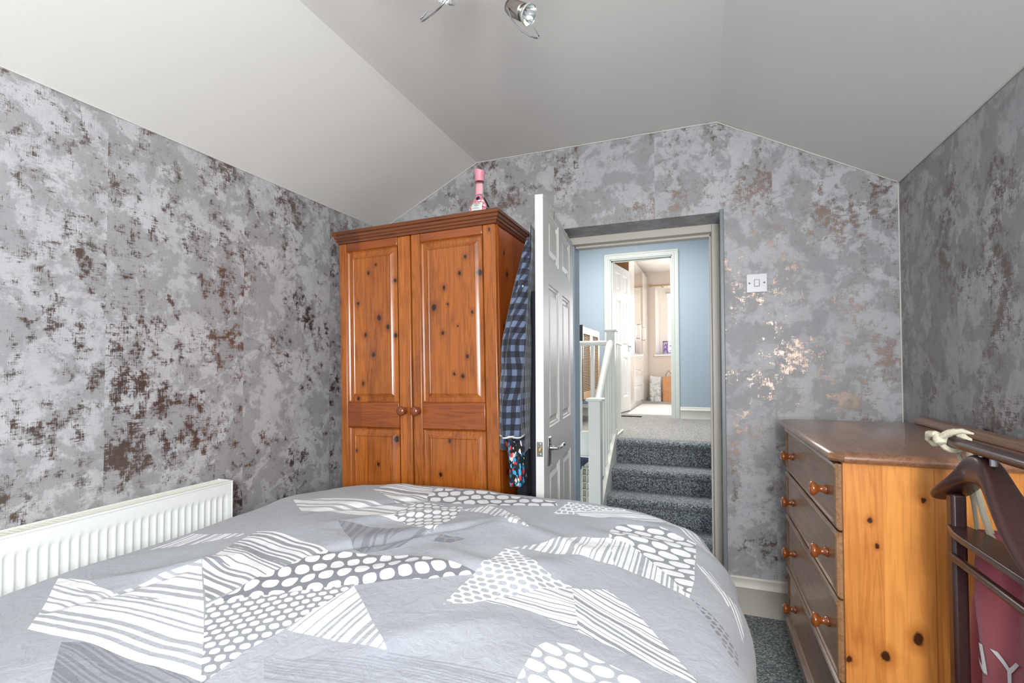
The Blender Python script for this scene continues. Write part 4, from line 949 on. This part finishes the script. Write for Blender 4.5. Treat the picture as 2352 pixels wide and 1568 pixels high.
FOLDS = [(-.98, 1.00, -.58, 1.40, -.016, .018), (-.98, 1.06, -.50, 1.46, .010, .05), (-.9, .9, -.3, 1.2, .010, .04), (-.7, 1.15, -.1, 1.0, .008, .03), (-1.3, 1.3, -.9, 1.6, -.009, .025), (-.62, 1.42, -.25, 1.30, .012, .03), (-1.1, 1.2, -.75, 1.50, .010, .03), (-.45, 1.0, -.2, 1.45, .010, .04),
         (-1.45, .75, -1.1, .95, .012, .03), (-1.35, .62, -1.2, .88, -.010, .02), (-1.2, 1.0, -.9, .8, .008, .03), (-.6, .7, -.3, .95, .008, .04), (-.35, 1.45, -.02, 1.5, .012, .03), (-.3, 1.60, .02, 1.62, .010, .025)]
def duvet_point(s_, t_):
    # nearest point on the inner rounded rectangle, then the cover rolls over the edge
    qx = min(max(s_, IX0+CR), IX1-CR); qy = min(t_, IY1-CR); vx, vy = s_-qx, t_-qy; L = math.hypot(vx, vy)
    d = L - CR
    if d <= 0: return (s_, t_, ztop(s_, t_))
    nx, ny = vx/L, vy/L; bx, by = qx+nx*CR, qy+ny*CR; b = AA*1.15; z0 = ztop(bx+nx*.0, by)
    ph = min(d/AA, PI/2); off = AA*math.sin(ph); drop = b*(1-math.cos(ph)); ex = max(0, d-AA*PI/2); drop += ex
    wv = .012*math.sin((s_*ny - t_*nx)*19+1.3)*min(1, d/.3) + .006*noise.noise(Vector((s_*8, t_*8, 3)))
    x, y = bx+nx*(off+wv-ex*.06), by+ny*(off+wv*.3-ex*.06)
    return (max(x, -1.712), min(y, 1.895), max(z0-drop+.006*noise.noise(Vector((s_*9, t_*9, 5)))*min(1, d*6), .12))
NS, NTt = 270, 300; S0, S1, T0, T1 = -1.98, .42, -.75, 2.12
me = bpy.data.meshes.new('duvet'); vs = []; uvl = []
for j in range(NTt+1):
    for i in range(NS+1):
        s_ = S0+(S1-S0)*i/NS; t_ = T0+(T1-T0)*j/NTt; vs.append(duvet_point(s_, t_)); uvl.append((s_, t_))
fs = [(j*(NS+1)+i, j*(NS+1)+i+1, (j+1)*(NS+1)+i+1, (j+1)*(NS+1)+i) for j in range(NTt) for i in range(NS)]
me.from_pydata(vs, [], fs); ul = me.uv_layers.new(name='UVMap')
import numpy as np
li = np.empty(len(me.loops), dtype=np.int32); me.loops.foreach_get('vertex_index', li); ul.data.foreach_set('uv', np.array(uvl, dtype=np.float32)[li].ravel())
me.polygons.foreach_set('use_smooth', [True]*len(me.polygons))
dv = bpy.data.objects.new('duvet', me); C.objects.link(dv); tag(dv, 'grey duvet printed with white stripes and dots spread over the bed', 'duvet')

# printed patchwork: convex polygons in cloth metres, each with a stripe or dot print
#PATCHES_BEGIN
PATCHES = [
    ([(-1.527, 0.946), (-1.554, 1.104), (-1.506, 0.978)], 'S', (-3.027, 0.0301, 0.5), 'W', None),
    ([(-1.554, 1.104), (-1.324, 1.116), (-1.308, 1.095), (-1.506, 0.978)], 'S', (-3.027, 0.0301, 0.5), 'W', None),
    ([(-1.12, 0.553), (-1.054, 0.564), (-0.751, 0.561), (-0.744, 0.555), (-0.976, 0.467)], 'S', (1.446, 0.0106, 0.45), 'M', 'D'),
    ([(-1.534, 0.749), (-1.45, 0.764), (-1.291, 0.738), (-1.261, 0.567)], 'S', (1.557, 0.0229, 0.68), 'W', 'G'),
    ([(-1.261, 0.567), (-1.291, 0.738), (-0.99, 0.737), (-0.751, 0.56)], 'S', (1.557, 0.0229, 0.68), 'W', 'G'),
    ([(-1.291, 0.738), (-1.273, 0.798), (-0.99, 0.737)], 'S', (1.59, 0.0298, 0.68), 'W', 'G'),
    ([(-1.266, 0.827), (-1.203, 0.888), (-0.99, 0.737), (-1.273, 0.798)], 'S', (1.59, 0.0298, 0.68), 'W', 'G'),
    ([(-1.292, 1.14), (-0.95, 1.054), (-0.968, 0.902), (-0.994, 0.745), (-1.205, 0.891)], 'S', (1.345, 0.0201, 0.55), 'W', 'M'),
    ([(-0.84, 1.06), (-0.713, 1.088), (-0.496, 1.058)], 'D', ((19.79, 15.37), (-10.7, 13.77), 0.4), 'W', 'D'),
    ([(-0.972, 0.906), (-0.744, 0.911), (-0.931, 0.781)], 'D', ((19.79, 15.37), (-10.7, 13.77), 0.4), 'W', 'D'),
    ([(-0.984, 0.737), (-0.972, 0.906), (-0.931, 0.781)], 'D', ((19.79, 15.37), (-10.7, 13.77), 0.4), 'W', 'D'),
    ([(-0.95, 1.054), (-0.84, 1.06), (-0.496, 1.058), (-0.579, 0.992), (-0.744, 0.911), (-0.972, 0.906)], 'D', ((19.79, 15.37), (-10.7, 13.77), 0.4), 'W', 'D'),
    ([(-0.755, 0.558), (-0.984, 0.737), (-0.764, 0.646), (-0.751, 0.56)], 'D', ((31.8, 30.39), (-27.79, 29.09), 0.38), 'W', 'M'),
    ([(-0.937, 0.786), (-0.743, 0.917), (-0.73, 0.898), (-0.75, 0.724), (-0.764, 0.646), (-0.984, 0.737)], 'D', ((31.8, 30.39), (-27.79, 29.09), 0.38), 'W', 'M'),
    ([(-0.741, 0.912), (-0.514, 0.723), (-0.749, 0.723)], 'S', (-3.1, 0.0211, 0.62), 'W', 'G'),
    ([(-0.924, 1.294), (-0.865, 1.403), (-0.795, 1.278)], 'S', (1.506, 0.0463, 0.6), 'W', 'G'),
    ([(-1.288, 1.32), (-1.496, 1.48), (-1.274, 1.523), (-0.99, 1.458), (-0.865, 1.403), (-0.924, 1.294)], 'S', (1.506, 0.0463, 0.6), 'W', 'G'),
    ([(-1.24, 1.64), (-1.226, 1.717), (-1.009, 1.73), (-0.929, 1.549), (-0.969, 1.463)], 'S', (1.403, 0.0325, 0.5), 'W', 'M'),
    ([(-0.862, 1.071), (-0.827, 1.155), (-0.831, 1.065)], 'S', (0.386, 0.0267, 0.5), 'D', 'M'),
    ([(-1.066, 1.236), (-0.822, 1.253), (-0.827, 1.155), (-0.862, 1.071)], 'S', (0.386, 0.0267, 0.5), 'D', 'M'),
    ([(-0.822, 1.253), (-0.75, 1.257), (-0.766, 1.129), (-0.831, 1.065)], 'S', (-0.247, 0.0304, 0.5), 'D', 'M'),
    ([(-0.354, 0.756), (-0.237, 0.785), (-0.533, 0.639)], 'S', (1.771, 0.0067, 0.4), 'L', None),
    ([(-0.512, 0.721), (-0.354, 0.756), (-0.533, 0.639), (-0.525, 0.679)], 'S', (1.771, 0.0067, 0.4), 'L', None),
    ([(-0.938, 1.554), (-0.964, 1.614), (-0.978, 1.706), (-0.763, 1.721), (-0.488, 1.7), (-0.467, 1.648), (-0.561, 1.599), (-0.691, 1.559), (-0.927, 1.552)], 'D', ((18.06, 9.33), (-7.26, 14.05), 0.42), 'W', 'D'),
    ([(-0.948, 1.485), (-0.913, 1.527), (-0.769, 1.517), (-0.748, 1.442), (-0.736, 1.399), (-0.737, 1.255), (-0.776, 1.247), (-0.962, 1.362)], 'D', ((33.0, 6.16), (-4.71, 25.23), 0.42), 'W', 'M'),
    ([(-0.556, 1.469), (-0.647, 1.46), (-0.761, 1.479), (-0.689, 1.554), (-0.622, 1.528)], 'S', (-3.048, 0.019, 0.62), 'W', 'G'),
    ([(-0.647, 1.46), (-0.556, 1.469), (-0.477, 1.373), (-0.538, 1.37)], 'S', (-3.048, 0.019, 0.62), 'W', 'G'),
    ([(-0.458, 1.552), (-0.444, 1.704), (-0.395, 1.704), (-0.38, 1.593)], 'D', ((49.34, 5.5), (-3.38, 30.37), 0.36), 'G', 'W'),
    ([(-0.427, 1.701), (-0.241, 1.727), (-0.251, 1.651), (-0.409, 1.627)], 'D', ((42.86, 6.68), (-7.83, 50.28), 0.36), 'G', 'W'),
    ([(-0.406, 1.616), (-0.26, 1.712), (-0.098, 1.708), (-0.088, 1.685), (-0.163, 1.642), (-0.373, 1.588)], 'S', (2.0, 0.0175, 0.65), 'W', 'G'),
    ([(-0.098, 1.708), (-0.008, 1.649), (0.047, 1.528), (0.021, 1.534), (-0.038, 1.592), (-0.127, 1.69)], 'S', (0.757, 0.0128, 0.55), 'W', 'G'),
    ([(-0.137, 1.378), (-0.014, 1.447), (-0.025, 1.204)], 'D', ((16.33, -1.64), (2.88, 28.64), 0.43), 'W', 'M'),
    ([(-0.263, 1.517), (-0.244, 1.573), (-0.122, 1.602), (-0.013, 1.561), (-0.014, 1.447), (-0.137, 1.378), (-0.253, 1.444)], 'D', ((16.33, -1.64), (2.88, 28.64), 0.43), 'W', 'M'),
    ([(-0.477, 1.224), (-0.403, 1.325), (-0.421, 1.247)], 'S', (3.126, 0.0177, 0.62), 'W', 'G'),
    ([(-0.421, 1.247), (-0.403, 1.325), (-0.304, 1.274)], 'S', (3.126, 0.0177, 0.62), 'W', 'G'),
    ([(-0.335, 1.406), (-0.254, 1.441), (-0.208, 1.419), (-0.207, 1.278), (-0.304, 1.274), (-0.403, 1.325)], 'S', (3.126, 0.0177, 0.62), 'W', 'G'),
    ([(-0.112, 1.26), (-0.079, 1.307), (-0.025, 1.203)], 'S', (-3.132, 0.0136, 0.62), 'W', 'G'),
    ([(-0.21, 1.278), (-0.254, 1.441), (-0.193, 1.437), (-0.138, 1.382), (-0.079, 1.307), (-0.112, 1.26)], 'S', (-3.132, 0.0136, 0.62), 'W', 'G'),
    ([(-0.509, 0.996), (-0.491, 1.217), (-0.457, 1.217), (-0.361, 1.137)], 'D', ((36.62, -0.69), (1.03, 54.15), 0.36), 'G', 'W'),
    ([(-0.509, 0.996), (-0.361, 1.137), (-0.283, 1.121), (-0.324, 1.042), (-0.397, 0.973), (-0.434, 0.963)], 'D', ((36.62, -0.69), (1.03, 54.15), 0.36), 'G', 'W'),
    ([(-0.508, 1.01), (-0.434, 0.963), (-0.458, 0.931), (-0.503, 0.9)], 'D', ((36.62, -0.69), (1.03, 54.15), 0.36), 'G', 'W'),
    ([(-0.436, 0.958), (-0.38, 1.019), (-0.315, 0.98)], 'S', (1.676, 0.0111, 0.68), 'W', 'M'),
    ([(-0.231, 0.964), (-0.315, 0.98), (-0.38, 1.019), (-0.281, 1.114), (-0.215, 1.033)], 'S', (1.676, 0.0111, 0.68), 'W', 'M'),
    ([(-0.281, 1.114), (-0.208, 1.152), (-0.135, 1.09), (-0.007, 0.908), (-0.006, 0.899), (-0.231, 0.964)], 'S', (1.106, 0.013, 0.7), 'W', 'M'),
    ([(-0.287, 0.866), (-0.273, 0.897), (-0.233, 0.909), (-0.176, 0.894), (-0.125, 0.88), (-0.078, 0.865), (-0.076, 0.843), (-0.283, 0.725), (-0.288, 0.771)], 'D', ((19.91, -2.26), (3.46, 30.4), 0.43), 'W', 'G'),
    ([(-0.012, 1.42), (0.027, 1.398), (0.068, 1.291), (0.06, 1.27), (0.02, 1.325)], 'S', (0.466, 0.0093, 0.55), 'W', None),
    ([(0.045, 1.334), (0.083, 1.323), (0.111, 1.245), (0.11, 1.197), (0.076, 1.23)], 'S', (0.424, 0.0166, 0.55), 'W', None),
    ([(0.037, 1.088), (-0.023, 1.205), (-0.004, 1.189)], 'D', ((48.89, -34.91), (24.42, 34.2), 0.36), 'D', None),
    ([(0.087, 1.098), (0.068, 1.031), (0.037, 1.088), (-0.004, 1.189), (0.067, 1.145)], 'D', ((48.89, -34.91), (24.42, 34.2), 0.36), 'D', None),
    ([(-0.718, 0.647), (-0.463, 0.726), (-0.282, 0.756), (-0.273, 0.732), (-0.638, 0.575)], 'S', (1.692, 0.0069, 0.4), 'L', None),
    ([(-0.7, 1.191), (-0.699, 1.236), (-0.615, 1.24), (-0.644, 1.192)], 'D', ((31.73, 5.35), (-3.81, 22.6), 0.42), 'D', 'M')]
#PATCHES_END
def group_stripes():
    g = bpy.data.node_groups.new('stripe_print', 'ShaderNodeTree')
    for nm, ty in (('P', 'NodeSocketVector'), ('Dir', 'NodeSocketVector'), ('Period', 'NodeSocketFloat'), ('Duty', 'NodeSocketFloat')): g.interface.new_socket(nm, in_out='INPUT', socket_type=ty)
    g.interface.new_socket('Mask', in_out='OUTPUT', socket_type='NodeSocketFloat')
    N, Lk = g.nodes, g.links; gi = N.new('NodeGroupInput'); go = N.new('NodeGroupOutput')
    d = N.new('ShaderNodeVectorMath'); d.operation = 'DOT_PRODUCT'; Lk.new(gi.outputs[0], d.inputs[0]); Lk.new(gi.outputs[1], d.inputs[1])
    q = N.new('ShaderNodeMath'); q.operation = 'DIVIDE'; Lk.new(d.outputs['Value'], q.inputs[0]); Lk.new(gi.outputs[2], q.inputs[1])
    n1 = N.new('ShaderNodeTexNoise'); n1.noise_dimensions = '1D'; n1.inputs['Scale'].default_value = .8; n1.inputs['Detail'].default_value = 1; Lk.new(q.outputs[0], n1.inputs['W'])
    n2 = N.new('ShaderNodeTexNoise'); n2.noise_dimensions = '3D'; n2.inputs['Scale'].default_value = 9; n2.inputs['Detail'].default_value = 2; Lk.new(gi.outputs[0], n2.inputs['Vector'])
    m1 = N.new('ShaderNodeMath'); m1.operation = 'MULTIPLY_ADD'; Lk.new(n1.outputs[0], m1.inputs[0]); m1.inputs[1].default_value = 1.5; Lk.new(q.outputs[0], m1.inputs[2])
    m2 = N.new('ShaderNodeMath'); m2.operation = 'MULTIPLY_ADD'; Lk.new(n2.outputs[0], m2.inputs[0]); m2.inputs[1].default_value = .16; Lk.new(m1.outputs[0], m2.inputs[2])
    f = N.new('ShaderNodeMath'); f.operation = 'FRACT'; Lk.new(m2.outputs[0], f.inputs[0])
    c = N.new('ShaderNodeMath'); c.operation = 'LESS_THAN'; Lk.new(f.outputs[0], c.inputs[0]); Lk.new(gi.outputs[3], c.inputs[1]); Lk.new(c.outputs[0], go.inputs[0]); return g
def group_dots():
    g = bpy.data.node_groups.new('dot_print', 'ShaderNodeTree')
    for nm, ty in (('P', 'NodeSocketVector'), ('U', 'NodeSocketVector'), ('V', 'NodeSocketVector'), ('Radius', 'NodeSocketFloat')): g.interface.new_socket(nm, in_out='INPUT', socket_type=ty)
    g.interface.new_socket('Mask', in_out='OUTPUT', socket_type='NodeSocketFloat')
    N, Lk = g.nodes, g.links; gi = N.new('NodeGroupInput'); go = N.new('NodeGroupOutput')
    def mt(op, a, b=None, c=None):
        o = N.new('ShaderNodeMath'); o.operation = op
        for i, v in enumerate((a, b, c)):
            if v is None: continue
            if isinstance(v, (int, float)): o.inputs[i].default_value = v
            else: Lk.new(v, o.inputs[i])
        return o.outputs[0]
    uv = []
    for k in (1, 2):
        d = N.new('ShaderNodeVectorMath'); d.operation = 'DOT_PRODUCT'; Lk.new(gi.outputs[0], d.inputs[0]); Lk.new(gi.outputs[k], d.inputs[1]); uv.append(d.outputs['Value'])
    n2 = N.new('ShaderNodeTexNoise'); n2.inputs['Scale'].default_value = 14; n2.inputs['Detail'].default_value = 1; Lk.new(gi.outputs[0], n2.inputs['Vector'])
    u = mt('MULTIPLY_ADD', n2.outputs[0], .5, uv[0]); v = mt('MULTIPLY_ADD', n2.outputs[0], -.4, uv[1])
    row = mt('FLOOR', v); fv = mt('SUBTRACT', mt('FRACT', v), .5); fu = mt('SUBTRACT', mt('FRACT', mt('MULTIPLY_ADD', row, .5, u)), .5)
    r2 = mt('ADD', mt('POWER', mt('ABSOLUTE', fu), 2.4), mt('POWER', mt('ABSOLUTE', fv), 2.4)); rr_ = mt('POWER', gi.outputs[3], 2.4)
    Lk.new(mt('LESS_THAN', r2, rr_), go.inputs[0]); return g
t = NT('patchwork_duvet_cotton'); uv = t.coord('UV')
wob = t.n('ShaderNodeTexNoise'); t.put(wob.inputs['Vector'], t.mapv(uv, (1, 1, 1))); wob.inputs['Scale'].default_value = 40; wob.inputs['Detail'].default_value = 1
one = t.n('ShaderNodeVectorMath', operation='ADD'); t.put(one.inputs[0], uv); one.inputs[1].default_value = (0, 0, 1); P1 = one.outputs[0]
gs, gd = group_stripes(), group_dots()
GREY, WHITE, MID, DARK = lin(168, 171, 177), lin(236, 236, 238), lin(142, 144, 150), lin(122, 123, 131)
cols_ = {'L': lin(148, 151, 158), 'G': GREY, 'W': WHITE, 'M': MID, 'D': DARK}
fab = t.noise(uv, 3.2, 4, .55); col = t.mix(t.step(fab, .42, .62), lin(160, 163, 170), GREY)
for pts, kind, par, cfg, cbg in PATCHES:
    cx_ = sum(p[0] for p in pts)/len(pts); cy_ = sum(p[1] for p in pts)/len(pts); mk = None
    for (ax, ay), (bx, by) in zip(pts, pts[1:]+pts[:1]):
        nx, ny = -(by-ay), (bx-ax); L = math.hypot(nx, ny)
        if L < 1e-6: continue
        nx /= L; ny /= L; c_ = -(nx*ax+ny*ay)
        if nx*cx_+ny*cy_+c_ < 0: nx, ny, c_ = -nx, -ny, -c_
        d = t.n('ShaderNodeVectorMath', operation='DOT_PRODUCT'); t.put(d.inputs[0], P1); d.inputs[1].default_value = (nx, ny, c_)
        mk = d.outputs['Value'] if mk is None else t.math('MINIMUM', mk, d.outputs['Value'])
    mk = t.math('GREATER_THAN', mk, 0.0)
    if kind == 'S':
        ang, per, duty = par; g = t.n('ShaderNodeGroup'); g.node_tree = gs; t.put(g.inputs[0], uv); g.inputs[1].default_value = (math.cos(ang), math.sin(ang), 0); g.inputs[2].default_value = per; g.inputs[3].default_value = duty
    else:
        u_, v_, rad = par; g = t.n('ShaderNodeGroup'); g.node_tree = gd; t.put(g.inputs[0], uv); g.inputs[1].default_value = (*u_, 0); g.inputs[2].default_value = (*v_, 0); g.inputs[3].default_value = rad
    pat = g.outputs[0]
    if cbg is None: col = t.mix(t.math('MULTIPLY', mk, pat), col, cols_[cfg])
    else: col = t.mix(mk, col, t.mix(pat, cols_[cbg], cols_[cfg]))
wv = t.noise(t.mapv(uv, (1, 1, 1)), 900, 2, .5); wr_ = t.noise(uv, 26, 5, .6, 1.2); wr2 = t.noise(t.mapv(uv, (1, .45, 1), rot=(0, 0, .6)), 46, 4, .6, .8)
t.set(Base_Color=t.mix(t.math('MULTIPLY', t.step(wv, .4, .7), .10), col, lin(120, 120, 124)), Roughness=.92); t.b.inputs['Specular IOR Level'].default_value = .2; t.b.inputs['Sheen Weight'].default_value = .15
t.bump(t.math('ADD', t.math('MULTIPLY', wr_, 1.0), t.math('MULTIPLY', wr2, .5)), .36, .012)
me.materials.append(t.m)

# ------------------------------------------------------------------ light switch, spotlight fixture
ls = thing('light_switch', 'white square light switch on the wallpaper right of the doorway', 'switch', (.252, YB, 1.522))
m = MB(); m.rings(-.0435, .0435, -.0435, .0435, [(0, 0), (.0, .006), (.0025, .0085)], lambda u, v, d: (u, -d, v)); m.build('face_plate', M['white_plastic'], ls, smooth=True, angle=25)
m = MB(); m.rings(-.0105, .0105, -.0155, .0155, [(0, .0085), (0, .0086), (.0008, .0095), (.002, .012)], lambda u, v, d: (u, -d, v)); m.build('rocker', M['white_plastic'], ls)
m = MB(); m.rings(-.0118, .0118, -.0168, .0168, [(0, .0086), (.0012, .0086)], lambda u, v, d: (u, -d, v), cap=False); m.build('rocker_surround', plain('switch_gap', lin(120, 118, 116), .6), ls)
for x in (-.031, .031):
    m = MB(); m.lathe([(.0042, 0), (.0042, .0012), (0, .0014)], (x, -.0083, 0), (0, -1, 0), 14); m.build('screw', M['screw_dark'], ls, smooth=True)

sp = thing('spotlight_bar', 'wooden ceiling spotlight bar with curved wires, cut off at the top edge', 'ceiling light', (-.56, 1.18, ZC))
def sput(o, p=None):
    o.parent = p or sp
    if p is None: o.matrix_parent_inverse = Matrix.Translation(sp.location).inverted()
    return o
m = MB(); m.tube([(-.80, 1.02, 2.205), (-.70, 1.10, 2.185), (-.58, 1.165, 2.178), (-.44, 1.20, 2.185), (-.33, 1.21, 2.205)], .017, 10, ry=.013); sput(m.build('bar', M['fixture_wood'], None, smooth=True))
m = MB(); m.lathe([(.05, 0), (.05, .02), (.03, .026), (.012, .03), (.012, .09)], (-.58, 1.165, ZC), (0, 0, -1), 24); sput(m.build('ceiling_rose', M['chrome'], None, smooth=True))
def head(p0, axis, top):
    a = Vector(axis).normalized(); p0 = Vector(p0)
    m = MB(); m.tube([top, (top[0], top[1], p0.z+.01), tuple(p0)], .0065, 12); s_ = sput(m.build('stem', M['chrome'], None, smooth=True))
    m = MB(); m.lathe([(.006, -.004), (.017, .002), (.0205, .014), (.0215, .056), (.019, .058), (.018, .052)], tuple(p0), tuple(a), 28); h = sput(m.build('lamp_head', M['brushed_nickel'], None, smooth=True, angle=50))
    m = MB(); m.lathe([(.013, .048), (.014, .058), (.019, .064), (.0245, .076), (.0255, .080), (.0245, .082), (.0235, .080), (.019, .070), (.010, .060), (.003, .058)], tuple(p0), tuple(a), 32)
    b = sput(m.build('bulb_reflector', plain('dichroic_reflector', (.75, .78, .76), .12, .9), None, smooth=True, angle=60), h)
    m = MB(); m.lathe([(.0238, .0795), (.012, .081), (0, .0815)], tuple(p0), tuple(a), 28); t_ = NT('bulb_glass'); t_.set(Base_Color=(1, 1, 1), Roughness=.03, Transmission_Weight=1.0, IOR=1.25); sput(m.build('bulb_glass', t_.m, None, smooth=True), h)
    m = MB(); m.tube([tuple(p0+a*.060), tuple(p0+a*.074)], .0045, 8); sput(m.build('bulb_capsule', M['white_plastic'], None, smooth=True), h)
head((-.458, 1.172, 2.088), (.062, -.016, -.050), (-.460, 1.185, 2.18))
head((-.600, 1.115, 2.195), (-.034, .040, -.052), (-.600, 1.140, 2.20))
for pts in ([(-.452, 1.17, 2.09), (-.452, 1.15, 2.065), (-.445, 1.15, 2.04), (-.431, 1.15, 2.017), (-.413, 1.15, 1.996), (-.393, 1.15, 1.979), (-.378, 1.15, 1.970), (-.372, 1.15, 1.968), (-.369, 1.15, 1.973), (-.375, 1.15, 1.985), (-.383, 1.15, 1.999)],
            [(-.60, 1.13, 2.16), (-.591, 1.10, 2.112), (-.603, 1.10, 2.096), (-.622, 1.10, 2.081), (-.645, 1.10, 2.068), (-.671, 1.10, 2.059), (-.680, 1.10, 2.058), (-.683, 1.10, 2.063), (-.677, 1.10, 2.068), (-.669, 1.10, 2.075), (-.661, 1.10, 2.082)]):
    m = MB(); m.tube(pts, [.0022]*9+[.0018, .0006], 8); sput(m.build('curved_wire', M['chrome'], None, smooth=True))
